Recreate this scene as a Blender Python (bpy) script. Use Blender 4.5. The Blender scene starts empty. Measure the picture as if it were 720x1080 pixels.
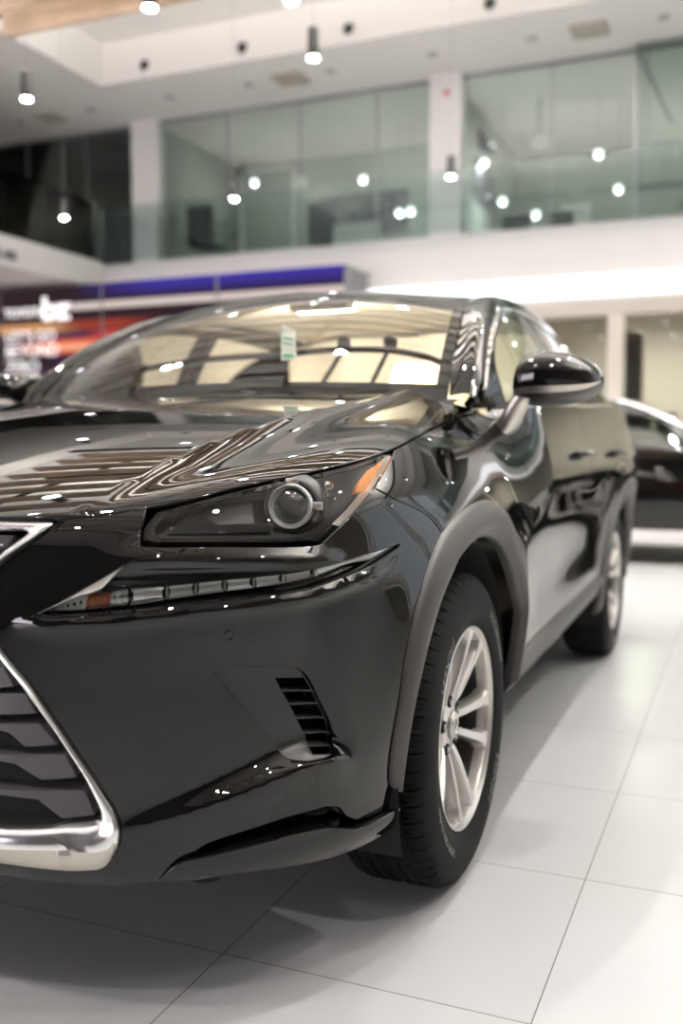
import numpy as np
from math import pi
# ---------------------------------------------------------------- body skin of the large car
def pchip(xs, ys):
    xs = np.asarray(xs, float); ys = np.asarray(ys, float)
    h = np.diff(xs); d = np.diff(ys)/h
    m = np.zeros_like(ys)
    for i in range(1, len(xs)-1):
        if d[i-1]*d[i] > 0:
            w1 = 2*h[i]+h[i-1]; w2 = h[i]+2*h[i-1]
            m[i] = (w1+w2)/(w1/d[i-1]+w2/d[i])
    m[0] = d[0]; m[-1] = d[-1]
    def f(x):
        x = np.asarray(x, float); xc = np.clip(x, xs[0], xs[-1])
        i = np.clip(np.searchsorted(xs, xc)-1, 0, len(xs)-2)
        t = (xc-xs[i])/h[i]
        r = ((1+2*t)*(1-t)**2*ys[i]+t*(1-t)**2*h[i]*m[i]+t*t*(3-2*t)*ys[i+1]+t*t*(t-1)*h[i]*m[i+1])
        return r+np.where(x < xs[0], (x-xs[0])*m[0], 0)+np.where(x > xs[-1], (x-xs[-1])*m[-1], 0)
    return f
def sm(a, b, x):
    t = np.clip((np.asarray(x, float)-a)/(b-a), 0, 1); return t*t*(3-2*t)
NEXP = 3.0
F_nose = pchip([.12,.20,.25,.30,.40,.50,.60,.70,.78,.84,.88,.92,.97,1.02,1.10], [.80,.85,.885,.91,.93,.94,.945,.943,.935,.92,.90,.86,.79,.70,.50])
W_frt = pchip([.12,.20,.30,.45,.60,.75,.85,.92,.97,1.02,1.10,1.2], [.84,.86,.885,.905,.915,.918,.91,.893,.868,.83,.74,.62])
W_dor = pchip([.15,.25,.33,.42,.52,.65,.80,.90,.95,1.0,1.08,1.16,1.25], [.84,.865,.888,.893,.895,.905,.918,.925,.924,.915,.892,.868,.84])
F_tail = pchip([.15,.3,.5,.7,.9,1.0,1.1,1.3,1.5], [.66,.71,.73,.72,.70,.72,.70,.60,.45])
XR = -3.0
def W_of(z, x):
    k = sm(-.35, -.85, x)
    w = W_frt(z)*(1-k)+W_dor(z)*k
    return w
_th = np.linspace(0, pi/2, 2001)
def _se(th, F, W, n=NEXP):
    return (np.abs(np.cos(th)/F)**n+np.abs(np.sin(th)/W)**n)**(-1/n)
_r = _se(_th, .935, .91); _px = _r*np.cos(_th); _py = _r*np.sin(_th)
_Lc = np.concatenate([[0], np.cumsum(np.hypot(np.diff(_px), np.diff(_py)))])
LF = _Lc[-1]
_r2 = _se(_th, .72, .91); _L2 = np.concatenate([[0], np.cumsum(np.hypot(np.diff(_r2*np.cos(_th)), np.diff(_r2*np.sin(_th))))])
LB = _L2[-1]
LS = LF-XR            # end of the straight side
LT = LS+LB            # centre of the tail
def bump(r, w):
    return np.exp(-(r/w)**2)
def polydist(L, z, pts):
    """distance to an open polyline and signed side (left positive), with the along-parameter 0..1"""
    best = np.full(np.shape(L), 1e9); sg = np.zeros(np.shape(L)); al = np.zeros(np.shape(L))
    n = len(pts)-1
    for i in range(n):
        a = np.array(pts[i]); b = np.array(pts[i+1]); d = b-a; l2 = d@d
        t = np.clip(((L-a[0])*d[0]+(z-a[1])*d[1])/l2, 0, 1)
        ex = L-a[0]-t*d[0]; ez = z-a[1]-t*d[1]; dd = np.hypot(ex, ez)
        s = np.sign(d[0]*ez-d[1]*ex)
        c = dd < best
        best = np.where(c, dd, best); sg = np.where(c, s, sg); al = np.where(c, (i+t)/n, al)
    return best, sg, al
def base(L, z):
    L = np.asarray(L, float); z = np.asarray(z, float)
    th = np.interp(L, _Lc, _th); F = F_nose(z); x = np.zeros(np.broadcast(L, z).shape)
    W0 = W_of(z, 0*z)
    r = _se(th, F, W0); xf = r*np.cos(th); yf = r*np.sin(th)
    xs = LF-L; ys = W_of(z, xs)
    th2 = np.interp(LT-L, _L2, _th)
    r2 = _se(th2, F_tail(z), W_of(z, XR+0*z)); xb = XR-r2*np.cos(th2); yb = r2*np.sin(th2)
    x = np.where(L <= LF, xf, np.where(L <= LS, xs, xb)); y = np.where(L <= LF, yf, np.where(L <= LS, ys, yb))
    return x, y
def disp(L, z, x):
    return FEAT(L, z, x)
def skin(L, z, d=0.0):
    L = np.asarray(L, float); z = np.asarray(z, float); L, z = np.broadcast_arrays(L, z)
    e = 2e-3
    x, y = base(L, z)
    xa, ya = base(L+e, z); xb, yb = base(L-e, z)
    tx, ty = xa-xb, ya-yb
    n = np.hypot(tx, ty)+1e-12
    D = disp(L, z, x)+d
    return np.stack([x+ty/n*D, y-tx/n*D, z+0*x], -1)
FEAT_ON = True
RIDGE = [(0.50, 0.355), (0.6017, 0.3888), (0.7116, 0.4226), (0.8079, 0.4513), (0.8859, 0.4661), (0.9322, 0.4616), (1.0, .44)]
FOLD = [(0.900, 0.78), (0.9108, 0.7021), (0.9257, 0.635), (0.9562, 0.553), (0.981, 0.4934), (0.9894, 0.4484)]
LIPX = [.4134,.4315,.5459,.6972,.858,.9293,1.0013,1.1064]
LIPZ = [.7385,.736,.7437,.7589,.7678,.7796,.7947,.8234]
def FEAT(L, z, x):
    L, z = np.broadcast_arrays(np.asarray(L, float), np.asarray(z, float))
    D = np.zeros(L.shape)
    dx = LF-L                      # car x on the straight side
    # front wing flare over the arch
    r = np.hypot(dx, z-.36)
    D = D+.020*np.exp(-((r-.50)/.10)**2)*sm(.35, .6, z)*sm(.62, .45, np.abs(dx+.02))
    # rear haunch and arch
    r2 = np.hypot(dx+2.66, z-.36)
    D = D+.018*np.exp(-((r2-.48)/.10)**2)*sm(.35, .6, z)
    D = D+.030*np.exp(-((dx+2.75)/.55)**2-((z-.88)/.13)**2)
    # waist of the doors
    D = D-.022*np.exp(-((dx+1.35)/.75)**2-((z-.62)/.13)**2)
    D = D+.010*np.exp(-((dx+1.4)/1.0)**2-((z-.90)/.05)**2)
    # recess around the fog bezel, ledge below it
    if FEAT_ON:
        near = sm(1.35, 1.1, L); rf = sm(1.0, .92, L)
        d1, s1, a1 = polydist(L, z, RIDGE)
        d2, s2, a2 = polydist(L, z, FOLD)
        above = sm(-.004, .035, d1*s1)
        leftof = sm(-.002, .045, -d2*s2)
        top = sm(.76, .60, z)
        D = D-.030*above*leftof*top*(.25*sm(.35, .50, L)+.75*sm(.52, .88, L))*near
        D = D+.009*np.exp(-(d1*np.where(s1 > 0, 1.8, .5)/.022)**2)*rf*sm(.5, .85, L)
        # rolled body between the two lamps and its lip
        w = sm(.50, .62, L)*sm(.97, .88, L)
        D = D+.014*np.exp(-((z-.832+.012*sm(.6, .9, L))/.020)**2)*w
        # lip under the running lamp
        zl = np.interp(L, LIPX, LIPZ)
        D = D+.011*np.exp(-((z-zl+.012)/.013)**2)*sm(.36, .45, L)*sm(1.12, 1.0, L)
    return D
# outlines of the body panels in skin coordinates (metres round the body, height)
T = {
 'hood_edge_front': [[0.4508, 0.8913], [0.5113, 0.897], [0.5772, 0.9075], [0.5939, 0.9142]],
 'hl': [[0.6197, 0.9037], [0.5996, 0.8816], [0.5947, 0.8654], [0.6056, 0.8595], [0.655, 0.8582], [0.7493, 0.856], [0.8337, 0.8534], [0.8875, 0.8523], [0.9048, 0.8498], [0.9375, 0.8657], [0.9948, 0.8975], [1.0707, 0.9372], [1.2087, 0.9979], [1.16, 0.9945], [1.0676, 0.981], [0.9553, 0.9653], [0.8641, 0.9518], [0.7657, 0.9357], [0.6767, 0.9168]],
 'hl_gap': [[0.5876, 0.8352], [0.5905, 0.8495], [0.6089, 0.8509], [0.6699, 0.85], [0.8311, 0.8436], [0.8897, 0.8413]],
 'roll_end': [[0.9368, 0.8625], [0.9009, 0.839], [0.8774, 0.819], [0.8577, 0.8054]],
 'drl_strip_top': [[0.5216, 0.78], [0.564, 0.7846], [0.6357, 0.7886], [0.6982, 0.7938], [0.7293, 0.7951], [0.8377, 0.7992], [0.8939, 0.8035], [0.9828, 0.8141]],
 'drl_strip_bot': [[0.4207, 0.742], [0.4923, 0.748], [0.5638, 0.7559], [0.6291, 0.7657], [0.7287, 0.775], [0.8332, 0.7825], [0.9003, 0.7903], [0.9687, 0.8043]],
 'drl_div_top': [[0.566, 0.7846], [0.6296, 0.7884], [0.6783, 0.7926], [0.7277, 0.7952], [0.7788, 0.7975], [0.8325, 0.799], [0.896, 0.8033]],
 'drl_div_bot': [[0.5658, 0.7559], [0.6291, 0.7649], [0.6776, 0.7704], [0.7271, 0.7751], [0.7786, 0.7787], [0.8332, 0.7825], [0.8983, 0.7902]],
 'drl_amber': [[0.4904, 0.7751], [0.5385, 0.7831], [0.5339, 0.7529], [0.4907, 0.748]],
 'drl_chrome_top': [[0.4207, 0.742], [0.4523, 0.7609], [0.5215, 0.7996], [0.5646, 0.8236]],
 'drl_chrome_in': [[0.4207, 0.742], [0.4904, 0.7736], [0.5216, 0.78], [0.5246, 0.7921], [0.5646, 0.8236]],
 'drl_panel_top': [[0.5646, 0.8236], [0.5882, 0.833], [0.639, 0.8335], [0.744, 0.8261], [0.8243, 0.8191], [0.8569, 0.8088], [0.9096, 0.808], [0.9821, 0.8182], [1.0465, 0.8249], [1.1051, 0.8325]],
 'drl_pocket_bot': [[0.4148, 0.739], [0.4332, 0.7367], [0.5468, 0.7444], [0.6968, 0.7596], [0.8557, 0.7685], [0.9262, 0.7803], [0.9974, 0.7954], [1.1029, 0.8239]],
 'drl_tip': [[0.9828, 0.8141], [1.0465, 0.8249], [1.1019, 0.8318], [1.0961, 0.8209], [0.9974, 0.7954], [0.9709, 0.7942]],
 'fender_bumper_seam': [[1.0689, 0.9346], [1.1192, 0.9132], [1.1668, 0.898], [1.2301, 0.8713], [1.2603, 0.8397]],
 'clad_out_front': [[1.2599, 0.8388], [1.2072, 0.8024], [1.1676, 0.759], [1.1244, 0.6886], [1.0943, 0.6054], [1.0882, 0.5373], [1.0854, 0.4798], [1.0882, 0.4161], [1.1006, 0.3661], [1.1248, 0.3463]],
 'clad_in_front': [[1.4536, 0.8063], [1.322, 0.7755], [1.2527, 0.7318], [1.2132, 0.6957], [1.1653, 0.6195], [1.1364, 0.5431], [1.135, 0.5187], [1.1365, 0.4413], [1.1358, 0.3799], [1.1277, 0.3462]],
 'clad_out_top': [[1.2599, 0.8388], [1.3436, 0.8674], [1.4681, 0.8881], [1.6124, 0.889], [1.73, 0.8598], [1.8085, 0.8073], [1.8555, 0.7475], [1.8803, 0.6954]],
 'clad_in_top': [[1.4536, 0.8063], [1.5577, 0.8064], [1.6194, 0.7999], [1.7218, 0.7665], [1.8374, 0.6954], [1.8933, 0.6437]],
 'flare_out': [[1.2342, 0.8649], [1.3217, 0.9074], [1.5255, 0.9507], [1.7948, 0.9551], [1.8928, 0.9283], [1.9041, 0.8786]],
 'bumper_corner': [[1.1248, 0.3463], [1.1356, 0.3358], [1.1183, 0.3194], [1.0418, 0.3199], [1.0105, 0.3227]],
 'open_top': [[1.0105, 0.3227], [0.996, 0.3299], [0.9765, 0.3412], [0.9542, 0.3643], [0.9213, 0.3747], [0.8979, 0.375], [0.8331, 0.3735], [0.7918, 0.3675], [0.7195, 0.3551], [0.6888, 0.3458], [0.6635, 0.3267], [0.6475, 0.3172], [0.6138, 0.2801]],
 'split_top': [[0.6138, 0.2812], [0.6475, 0.3172], [0.6975, 0.3266], [0.7591, 0.3319], [0.9062, 0.3343], [1.002, 0.3108], [1.0613, 0.3118], [1.1269, 0.3134]],
 'split_bot': [[0.6138, 0.2791], [0.6661, 0.2849], [0.7292, 0.2891], [0.8034, 0.2856], [0.8981, 0.273], [0.9807, 0.2678], [1.0926, 0.2692], [1.1186, 0.2727]],
 'bumper_bot': [[0.3202, 0.277], [0.4135, 0.2759], [0.5173, 0.2709], [0.5843, 0.2762], [0.6122, 0.2802]],
 'grille_out_low': [[0.3523, 0.685], [0.4059, 0.6245], [0.457, 0.5462], [0.5073, 0.4656], [0.5422, 0.4039], [0.5511, 0.3777], [0.5474, 0.3503], [0.5197, 0.3064]],
 'grille_out_up': [[0.3484, 0.8219], [0.3814, 0.8439], [0.4215, 0.8702], [0.4477, 0.8891]],
 'grille_in_low': [[0.352, 0.6646], [0.4052, 0.5977], [0.456, 0.5186], [0.4909, 0.4537], [0.5082, 0.4087], [0.5098, 0.3951], [0.4765, 0.3806], [0.3937, 0.3743], [0.3353, 0.3712]],
 'grille_bar_crease': [[0.3315, 0.3386], [0.4478, 0.3412], [0.5214, 0.3448], [0.5492, 0.3556]],
 'grille_bar_bot': [[0.3265, 0.3045], [0.3821, 0.3052], [0.4606, 0.3003], [0.5028, 0.3013], [0.5197, 0.3064]],
 'fog': [[0.704, 0.6418], [0.7169, 0.6489], [0.7822, 0.6434], [0.8621, 0.634], [0.8868, 0.6173], [0.919, 0.5602], [0.946, 0.5014], [0.9449, 0.4707], [0.9144, 0.464], [0.8578, 0.4685], [0.8421, 0.4752], [0.7606, 0.5722]],
 'ridge_fog': [[0.6018, 0.3894], [0.7108, 0.4244], [0.8053, 0.4536], [0.8819, 0.4685], [0.9267, 0.4645]],
 'fold_side': [[0.9109, 0.7021], [0.9258, 0.6349], [0.9564, 0.5529], [0.9808, 0.4934], [0.9886, 0.4488]],
 'fold_side2': [[1.1522, 0.7804], [1.0798, 0.6821], [1.058, 0.5969], [1.027, 0.5307], [0.9812, 0.4898]],
 'sensor': [[0.7311, 0.7037]],
 'hood_seam': [[0.5937, 0.9053], [0.6779, 0.9243], [0.7682, 0.9435], [0.8682, 0.9598], [1.0277, 0.9814], [1.2179, 1.0092], [1.3963, 1.0354], [1.9296, 1.0908]],
 'fender_rear': [[2.0468, 1.1337], [1.7628, 1.0384], [1.5675, 0.9603], [1.6207, 0.9547]],
 'door_front_gap': [[2.0242, 1.0931], [1.8342, 1.0146], [1.693, 0.9597]],
 'sill_top': [[1.9723, 0.4268], [2.4145, 0.4266], [2.9441, 0.4355], [3.4543, 0.4521]],
 'sill_bot': [[1.8758, 0.3487], [2.2788, 0.3586], [2.7552, 0.3782], [3.4188, 0.404]],
 'rear_arch_in': [[3.7847, 0.4515], [3.7552, 0.6358], [3.7849, 0.772]],
 'body_edge_r': [[3.9842, 0.8837], [4.1494, 1.0132], [4.0066, 1.144]],
 'belt': [[2.1502, 1.1315], [2.2822, 1.161], [3.1662, 1.2482]],
 'blade1': [[0.3317, 0.6458], [0.3427, 0.6464], [0.3619, 0.617], [0.331, 0.6136]],
 'blade2': [[0.3307, 0.6007], [0.3842, 0.6024], [0.4004, 0.5734], [0.3294, 0.568]],
 'blade3': [[0.3283, 0.5481], [0.4047, 0.5527], [0.4348, 0.5201], [0.3806, 0.5149], [0.3516, 0.5381], [0.3279, 0.5414]],
 'blade4': [[0.325, 0.4944], [0.448, 0.5004], [0.4664, 0.464], [0.4065, 0.4575], [0.3612, 0.4838], [0.3245, 0.4876]],
 'blade5': [[0.3203, 0.4315], [0.4794, 0.4372], [0.4949, 0.3962], [0.4393, 0.3897], [0.3981, 0.423], [0.3198, 0.4258]],
 'gin_up': [[0.3469, 0.8355], [0.3715, 0.8528], [0.3983, 0.8728], [0.3403, 0.8724]],
 'louver': [[0.8234, 0.6172], [0.8909, 0.6087], [0.9268, 0.5495], [0.955, 0.4921], [0.9467, 0.4653], [0.893, 0.4743], [0.8946, 0.5003], [0.8599, 0.558]],
 'finL': [[0.8281, 0.5904], [0.8472, 0.5633], [0.8627, 0.5361], [0.8855, 0.5054], [0.8946, 0.4834]],
 'finR': [[0.912, 0.58], [0.9258, 0.5551], [0.9381, 0.5268], [0.9498, 0.4969], [0.9521, 0.4739]],
 'proj': [[0.8733, 0.9085]],
 'hl_amber': [[1.025, 0.9314], [1.0455, 0.948], [1.086, 0.9673], [1.1425, 0.9817], [1.2051, 0.9941], [1.1308, 0.9638], [1.0638, 0.9345], [1.042, 0.9309]],
 'hl_inner1': [[0.6483, 0.8865], [0.8735, 0.914], [0.9858, 0.9277], [0.9813, 0.8601], [0.9261, 0.853], [0.672, 0.8601]],
 'hl_step': [[0.6812, 0.8661], [0.6589, 0.8833], [0.7138, 0.8888], [0.7303, 0.8698]],
}
CAMP = (1022.80113, 2.15801, 1.47798, 1.0159, 0.39661, 0.0688, -0.00042)
CAMT = (0.61755, 0.51794, 0.53392)
import bpy, bmesh, math, random
from mathutils import Vector, Matrix
from mathutils.geometry import delaunay_2d_cdt
C = bpy.context.scene.collection
random.seed(7)
# ---------------------------------------------------------------- object helpers
def tag(o, label=None, cat=None, group=None, kind=None):
    if label: o['label'] = label
    if cat: o['category'] = cat
    if group: o['group'] = group
    if kind: o['kind'] = kind
    return o
def empty(name, loc=(0,0,0), rz=0.0, parent=None):
    o = bpy.data.objects.new(name, None); C.objects.link(o); o.location = loc; o.rotation_euler = (0,0,rz)
    o.empty_display_size = .1
    if parent is not None: o.parent = parent
    return o
def mobj(name, V, F, mat, parent=None, N=None, smooth=True, auto=None):
    me = bpy.data.meshes.new(name)
    me.from_pydata([tuple(map(float, v)) for v in V], [], [tuple(int(i) for i in f) for f in F])
    me.materials.append(mat)
    if smooth:
        me.polygons.foreach_set('use_smooth', [True]*len(me.polygons))
    me.update()
    if N is not None:
        me.normals_split_custom_set_from_vertices([tuple(map(float, n)) for n in N])
    elif auto is not None and smooth:
        me.set_sharp_from_angle(angle=math.radians(auto))
    o = bpy.data.objects.new(name, me); C.objects.link(o)
    if parent is not None: o.parent = parent
    return o
def join(*parts):
    V = []; F = []; N = []; hasn = all(len(p) > 2 and p[2] is not None for p in parts)
    for p in parts:
        b = len(V); V += [tuple(v) for v in p[0]]; F += [tuple(i+b for i in f) for f in p[1]]
        if hasn: N += [tuple(n) for n in p[2]]
    return (V, F, N if hasn else None)
def flip(p):
    """mirror across y=0"""
    V = [(v[0], -v[1], v[2]) for v in p[0]]; F = [tuple(reversed(f)) for f in p[1]]
    N = [(n[0], -n[1], n[2]) for n in p[2]] if len(p) > 2 and p[2] is not None else None
    return (V, F, N)
def xf(p, M):
    V = [tuple(M @ Vector(v)) for v in p[0]]
    N = None
    return (V, p[1], N)
def box(x0, x1, y0, y1, z0, z1):
    V = [(x0,y0,z0),(x1,y0,z0),(x1,y1,z0),(x0,y1,z0),(x0,y0,z1),(x1,y0,z1),(x1,y1,z1),(x0,y1,z1)]
    F = [(0,3,2,1),(4,5,6,7),(0,1,5,4),(1,2,6,5),(2,3,7,6),(3,0,4,7)]
    return (V, F)
def bevbox(x0, x1, y0, y1, z0, z1, r=.01, seg=2):
    bm = bmesh.new(); p = box(x0, x1, y0, y1, z0, z1)
    vs = [bm.verts.new(v) for v in p[0]]
    for f in p[1]: bm.faces.new([vs[i] for i in f])
    r = min(r, .49*min(abs(x1-x0), abs(y1-y0), abs(z1-z0)))
    bmesh.ops.bevel(bm, geom=bm.edges[:], offset=r, segments=seg, profile=.5, affect='EDGES')
    bm.verts.index_update()
    out = ([tuple(v.co) for v in bm.verts], [tuple(v.index for v in f.verts) for f in bm.faces]); bm.free()
    return out
def lathe(prof, n=32, axis='z', c=(0,0,0), cap=True):
    """prof: list of (r, h)"""
    V = []; F = []
    for r, h in prof:
        for k in range(n):
            a = 2*pi*k/n; u, v = r*math.cos(a), r*math.sin(a)
            if axis == 'z': V.append((c[0]+u, c[1]+v, c[2]+h))
            elif axis == 'y': V.append((c[0]+u, c[1]+h, c[2]+v))
            else: V.append((c[0]+h, c[1]+u, c[2]+v))
    for i in range(len(prof)-1):
        for k in range(n):
            a = i*n+k; b = i*n+(k+1) % n
            F.append((a, b, b+n, a+n))
    if cap:
        F.append(tuple(range(n))[::-1]); F.append(tuple(range((len(prof)-1)*n, len(prof)*n)))
    return (V, F)
def tube(pts, r, n=10):
    P = [Vector(p) for p in pts]; V = []; F = []
    up = None
    for i, p in enumerate(P):
        t = (P[min(i+1, len(P)-1)]-P[max(i-1, 0)]).normalized()
        if up is None:
            up = Vector((0,0,1)) if abs(t.z) < .9 else Vector((1,0,0))
        s = t.cross(up).normalized(); up = s.cross(t).normalized()
        rr = r[i] if isinstance(r, (list, tuple)) else r
        for k in range(n):
            a = 2*pi*k/n; V.append(tuple(p+s*math.cos(a)*rr+up*math.sin(a)*rr))
    for i in range(len(P)-1):
        for k in range(n):
            a = i*n+k; b = i*n+(k+1) % n; F.append((a, a+n, b+n, b))
    F.append(tuple(range(n))); F.append(tuple(range((len(P)-1)*n, len(P)*n))[::-1])
    return (V, F)
def spline(P, n, closed=False):
    """Catmull-Rom (centripetal-ish by chord) resample of a list of points to n points"""
    P = np.asarray(P, float)
    if len(P) == 2:
        t = np.linspace(0, 1, n)[:, None]; return P[0]*(1-t)+P[1]*t
    s = np.concatenate([[0], np.cumsum(np.maximum(1e-9, np.linalg.norm(np.diff(P, axis=0), axis=1))**.5)])
    m = np.zeros_like(P)
    for i in range(len(P)):
        if i == 0: m[i] = (P[1]-P[0])/(s[1]-s[0])
        elif i == len(P)-1: m[i] = (P[-1]-P[-2])/(s[-1]-s[-2])
        else:
            a = s[i]-s[i-1]; b = s[i+1]-s[i]
            m[i] = ((P[i]-P[i-1])/a*b+(P[i+1]-P[i])/b*a)/(a+b)
    tt = np.linspace(0, s[-1], n*12)
    i = np.clip(np.searchsorted(s, tt, side='right')-1, 0, len(s)-2); h = s[i+1]-s[i]; t = ((tt-s[i])/h)[:, None]; h = h[:, None]
    Q = (1+2*t)*(1-t)**2*P[i]+t*(1-t)**2*h*m[i]+t*t*(3-2*t)*P[i+1]+t*t*(t-1)*h*m[i+1]
    l = np.concatenate([[0], np.cumsum(np.linalg.norm(np.diff(Q, axis=0), axis=1))])
    u = np.linspace(0, l[-1], n)
    return np.stack([np.interp(u, l, Q[:, k]) for k in range(P.shape[1])], -1)
def dens(P, step, smooth=True):
    P = np.asarray(P, float)
    L = np.linalg.norm(np.diff(P, axis=0), axis=1).sum()
    n = max(2, int(L/step)+1)
    return spline(P, max(n, len(P))) if smooth and len(P) > 2 else np.concatenate([np.stack([np.linspace(P[i][k], P[i+1][k], max(2, int(np.linalg.norm(P[i+1]-P[i])/step)+1))[:-1] for k in range(P.shape[1])], -1) for i in range(len(P)-1)]+[P[-1:]])
def chain(*segs, step=.01):
    """closed outline from segments; each is (points, smooth)"""
    out = []
    for pts, s in segs:
        q = dens(pts, step, s)
        for p in q:
            if not out or math.hypot(p[0]-out[-1][0], p[1]-out[-1][1]) > step*.25: out.append((float(p[0]), float(p[1])))
    while math.hypot(out[0][0]-out[-1][0], out[0][1]-out[-1][1]) < step*.25: out.pop()
    return out
def inpoly(px, py, poly):
    P = np.asarray(poly); c = np.zeros(np.shape(px), bool); n = len(P)
    x1, y1 = P[:, 0], P[:, 1]; x2, y2 = np.roll(x1, -1), np.roll(y1, -1)
    for i in range(n):
        if y1[i] == y2[i]: continue
        k = ((y1[i] > py) != (y2[i] > py)) & (px < (x2[i]-x1[i])*(py-y1[i])/(y2[i]-y1[i])+x1[i])
        c ^= k
    return c
def area2(poly):
    P = np.asarray(poly); return .5*np.sum(P[:, 0]*np.roll(P[:, 1], -1)-np.roll(P[:, 0], -1)*P[:, 1])
def edgedist(px, py, poly):
    P = np.asarray(poly); d = np.full(np.shape(px), 1e9)
    for i in range(len(P)):
        a = P[i]; b = P[(i+1) % len(P)]; e = b-a; l2 = e@e+1e-12
        t = np.clip(((px-a[0])*e[0]+(py-a[1])*e[1])/l2, 0, 1)
        d = np.minimum(d, np.hypot(px-a[0]-t*e[0], py-a[1]-t*e[1]))
    return d
def surf_normals(fn, U, W, sign=1):
    e = 1.5e-3
    a = fn(U+e, W)-fn(U-e, W); b = fn(U, W+e)-fn(U, W-e)
    n = np.cross(a, b); n /= (np.linalg.norm(n, axis=1)[:, None]+1e-12)
    return n*sign
def cut(fn, outline, holes=(), step=.012, sign=1, lip=.012, rnd=.0018):
    """triangulate a region of a surface and turn its edges inwards. sign=+1: fn_u x fn_w points outward"""
    outline = list(outline)
    if area2(outline) < 0: outline = outline[::-1]
    hs = []
    for h in holes:
        h = list(h)
        if area2(h) > 0: h = h[::-1]
        hs.append(h)
    P = np.asarray(outline); x0, y0 = P.min(0); x1, y1 = P.max(0)
    gx, gy = np.meshgrid(np.arange(x0+step*.5, x1, step), np.arange(y0+step*.5, y1, step))
    gx = gx.astype(float); gx[::2] += step*.5
    gx = gx.ravel(); gy = gy.ravel()
    k = inpoly(gx, gy, outline)
    for h in hs: k &= ~inpoly(gx, gy, h)
    gx, gy = gx[k], gy[k]
    k = edgedist(gx, gy, outline) > step*.45
    for h in hs: k &= edgedist(gx, gy, h) > step*.45
    gx, gy = gx[k], gy[k]
    loops = [outline]+hs
    pts = []; edges = []; 
    for lp in loops:
        b = len(pts); n = len(lp); pts += lp; edges += [(b+i, b+(i+1) % n) for i in range(n)]
    nb = len(pts)
    pts += list(zip(gx.tolist(), gy.tolist()))
    r = delaunay_2d_cdt([Vector(p) for p in pts], edges, [], 0, 1e-7)
    vo = np.array([tuple(v) for v in r[0]]); fo = [tuple(f) for f in r[2]]
    orig = r[3]
    cen = np.array([vo[list(f)].mean(0) for f in fo])
    k = inpoly(cen[:, 0], cen[:, 1], outline)
    for h in hs: k &= ~inpoly(cen[:, 0], cen[:, 1], h)
    fo = [f for f, q in zip(fo, k) if q]
    # consistent ccw
    ff = []
    for f in fo:
        a, b, c = vo[f[0]], vo[f[1]], vo[f[2]]
        if (b[0]-a[0])*(c[1]-a[1])-(b[1]-a[1])*(c[0]-a[0]) < 0: f = f[::-1]
        ff.append(f if sign > 0 else f[::-1])
    V = fn(vo[:, 0], vo[:, 1]); N = surf_normals(fn, vo[:, 0], vo[:, 1], sign)
    V = list(map(tuple, V)); N = list(map(tuple, N)); F = ff
    omap = {}
    for i, o in enumerate(orig):
        for q in o: omap[q] = i
    b = 0
    for lp in loops:
        n = len(lp); ids = [omap.get(b+i) for i in range(n)]; b += n
        ids = [i for i in ids if i is not None]; n = len(ids)
        Q = np.array([V[i] for i in ids]); Nn = np.array([N[i] for i in ids])
        t = np.roll(Q, -1, 0)-np.roll(Q, 1, 0); t /= np.linalg.norm(t, axis=1)[:, None]+1e-12
        out = np.cross(t, Nn)*sign
        out /= np.linalg.norm(out, axis=1)[:, None]+1e-12
        rings = [(rnd*.7, rnd*.3, .7), (rnd, rnd, .15), (rnd, lip, 0.)]
        prev = ids
        for o_, d_, wn in rings:
            base_ = len(V)
            for q, nn, oo in zip(Q, Nn, out):
                V.append(tuple(q+oo*o_-nn*d_)); m = nn*wn+oo*(1-wn*.6); m = m/np.linalg.norm(m); N.append(tuple(m))
            cur = list(range(base_, base_+n))
            for i in range(n):
                j = (i+1) % n
                f = (prev[i], cur[i], cur[j], prev[j])
                F.append(f if sign > 0 else f[::-1])
            prev = cur
    return (V, F, N)
def grid(P, closed_u=False):
    """P: array (m, n, 3) -> mesh"""
    m, n = P.shape[:2]; V = P.reshape(-1, 3); F = []
    for i in range(m-1):
        for j in range(n-1):
            a = i*n+j; F.append((a, a+n, a+n+1, a+1))
        if closed_u: F.append((i*n+n-1, (i+1)*n+n-1, (i+1)*n, i*n))
    return ([tuple(v) for v in V], F)
def rails(fn, rs, n=80, per=5, lin=()):
    """rs: list of (points2d, offset d) rails on a surface fn(u,w,d); smooth across except at the rails named in lin"""
    R = []
    for pts, d in rs:
        q = spline(pts, n); R.append(fn(q[:, 0], q[:, 1], d))
    R = np.array(R)           # k, n, 3
    if not lin: lin = range(len(rs))
    return grid(R.transpose(0, 1, 2))
def rails_i(fn, rs, n=300, smooth=.012):
    """rails with the same number of control points, kept matched point by point, corners softened by a moving average"""
    ref = np.asarray(rs[0][0], float)
    h = np.linalg.norm(np.diff(ref, axis=0), axis=1); c = np.concatenate([[0], np.cumsum(h)]); tt = np.linspace(0, c[-1], n)
    k = max(1, int(round(smooth/(c[-1]/n)))); R = []
    for pts, d in rs:
        P = np.asarray(pts, float); Q = np.stack([np.interp(tt, c, P[:, q]) for q in range(2)], -1)
        for _ in range(2):
            E_ = np.vstack([2*Q[:1]-Q[k:0:-1], Q, 2*Q[-1:]-Q[-2:-k-2:-1]])
            Q = np.stack([np.convolve(E_[:, q], np.ones(2*k+1)/(2*k+1), 'valid') for q in range(2)], -1)
        R.append(fn(Q[:, 0], Q[:, 1], d))
    return np.array(R)
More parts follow.
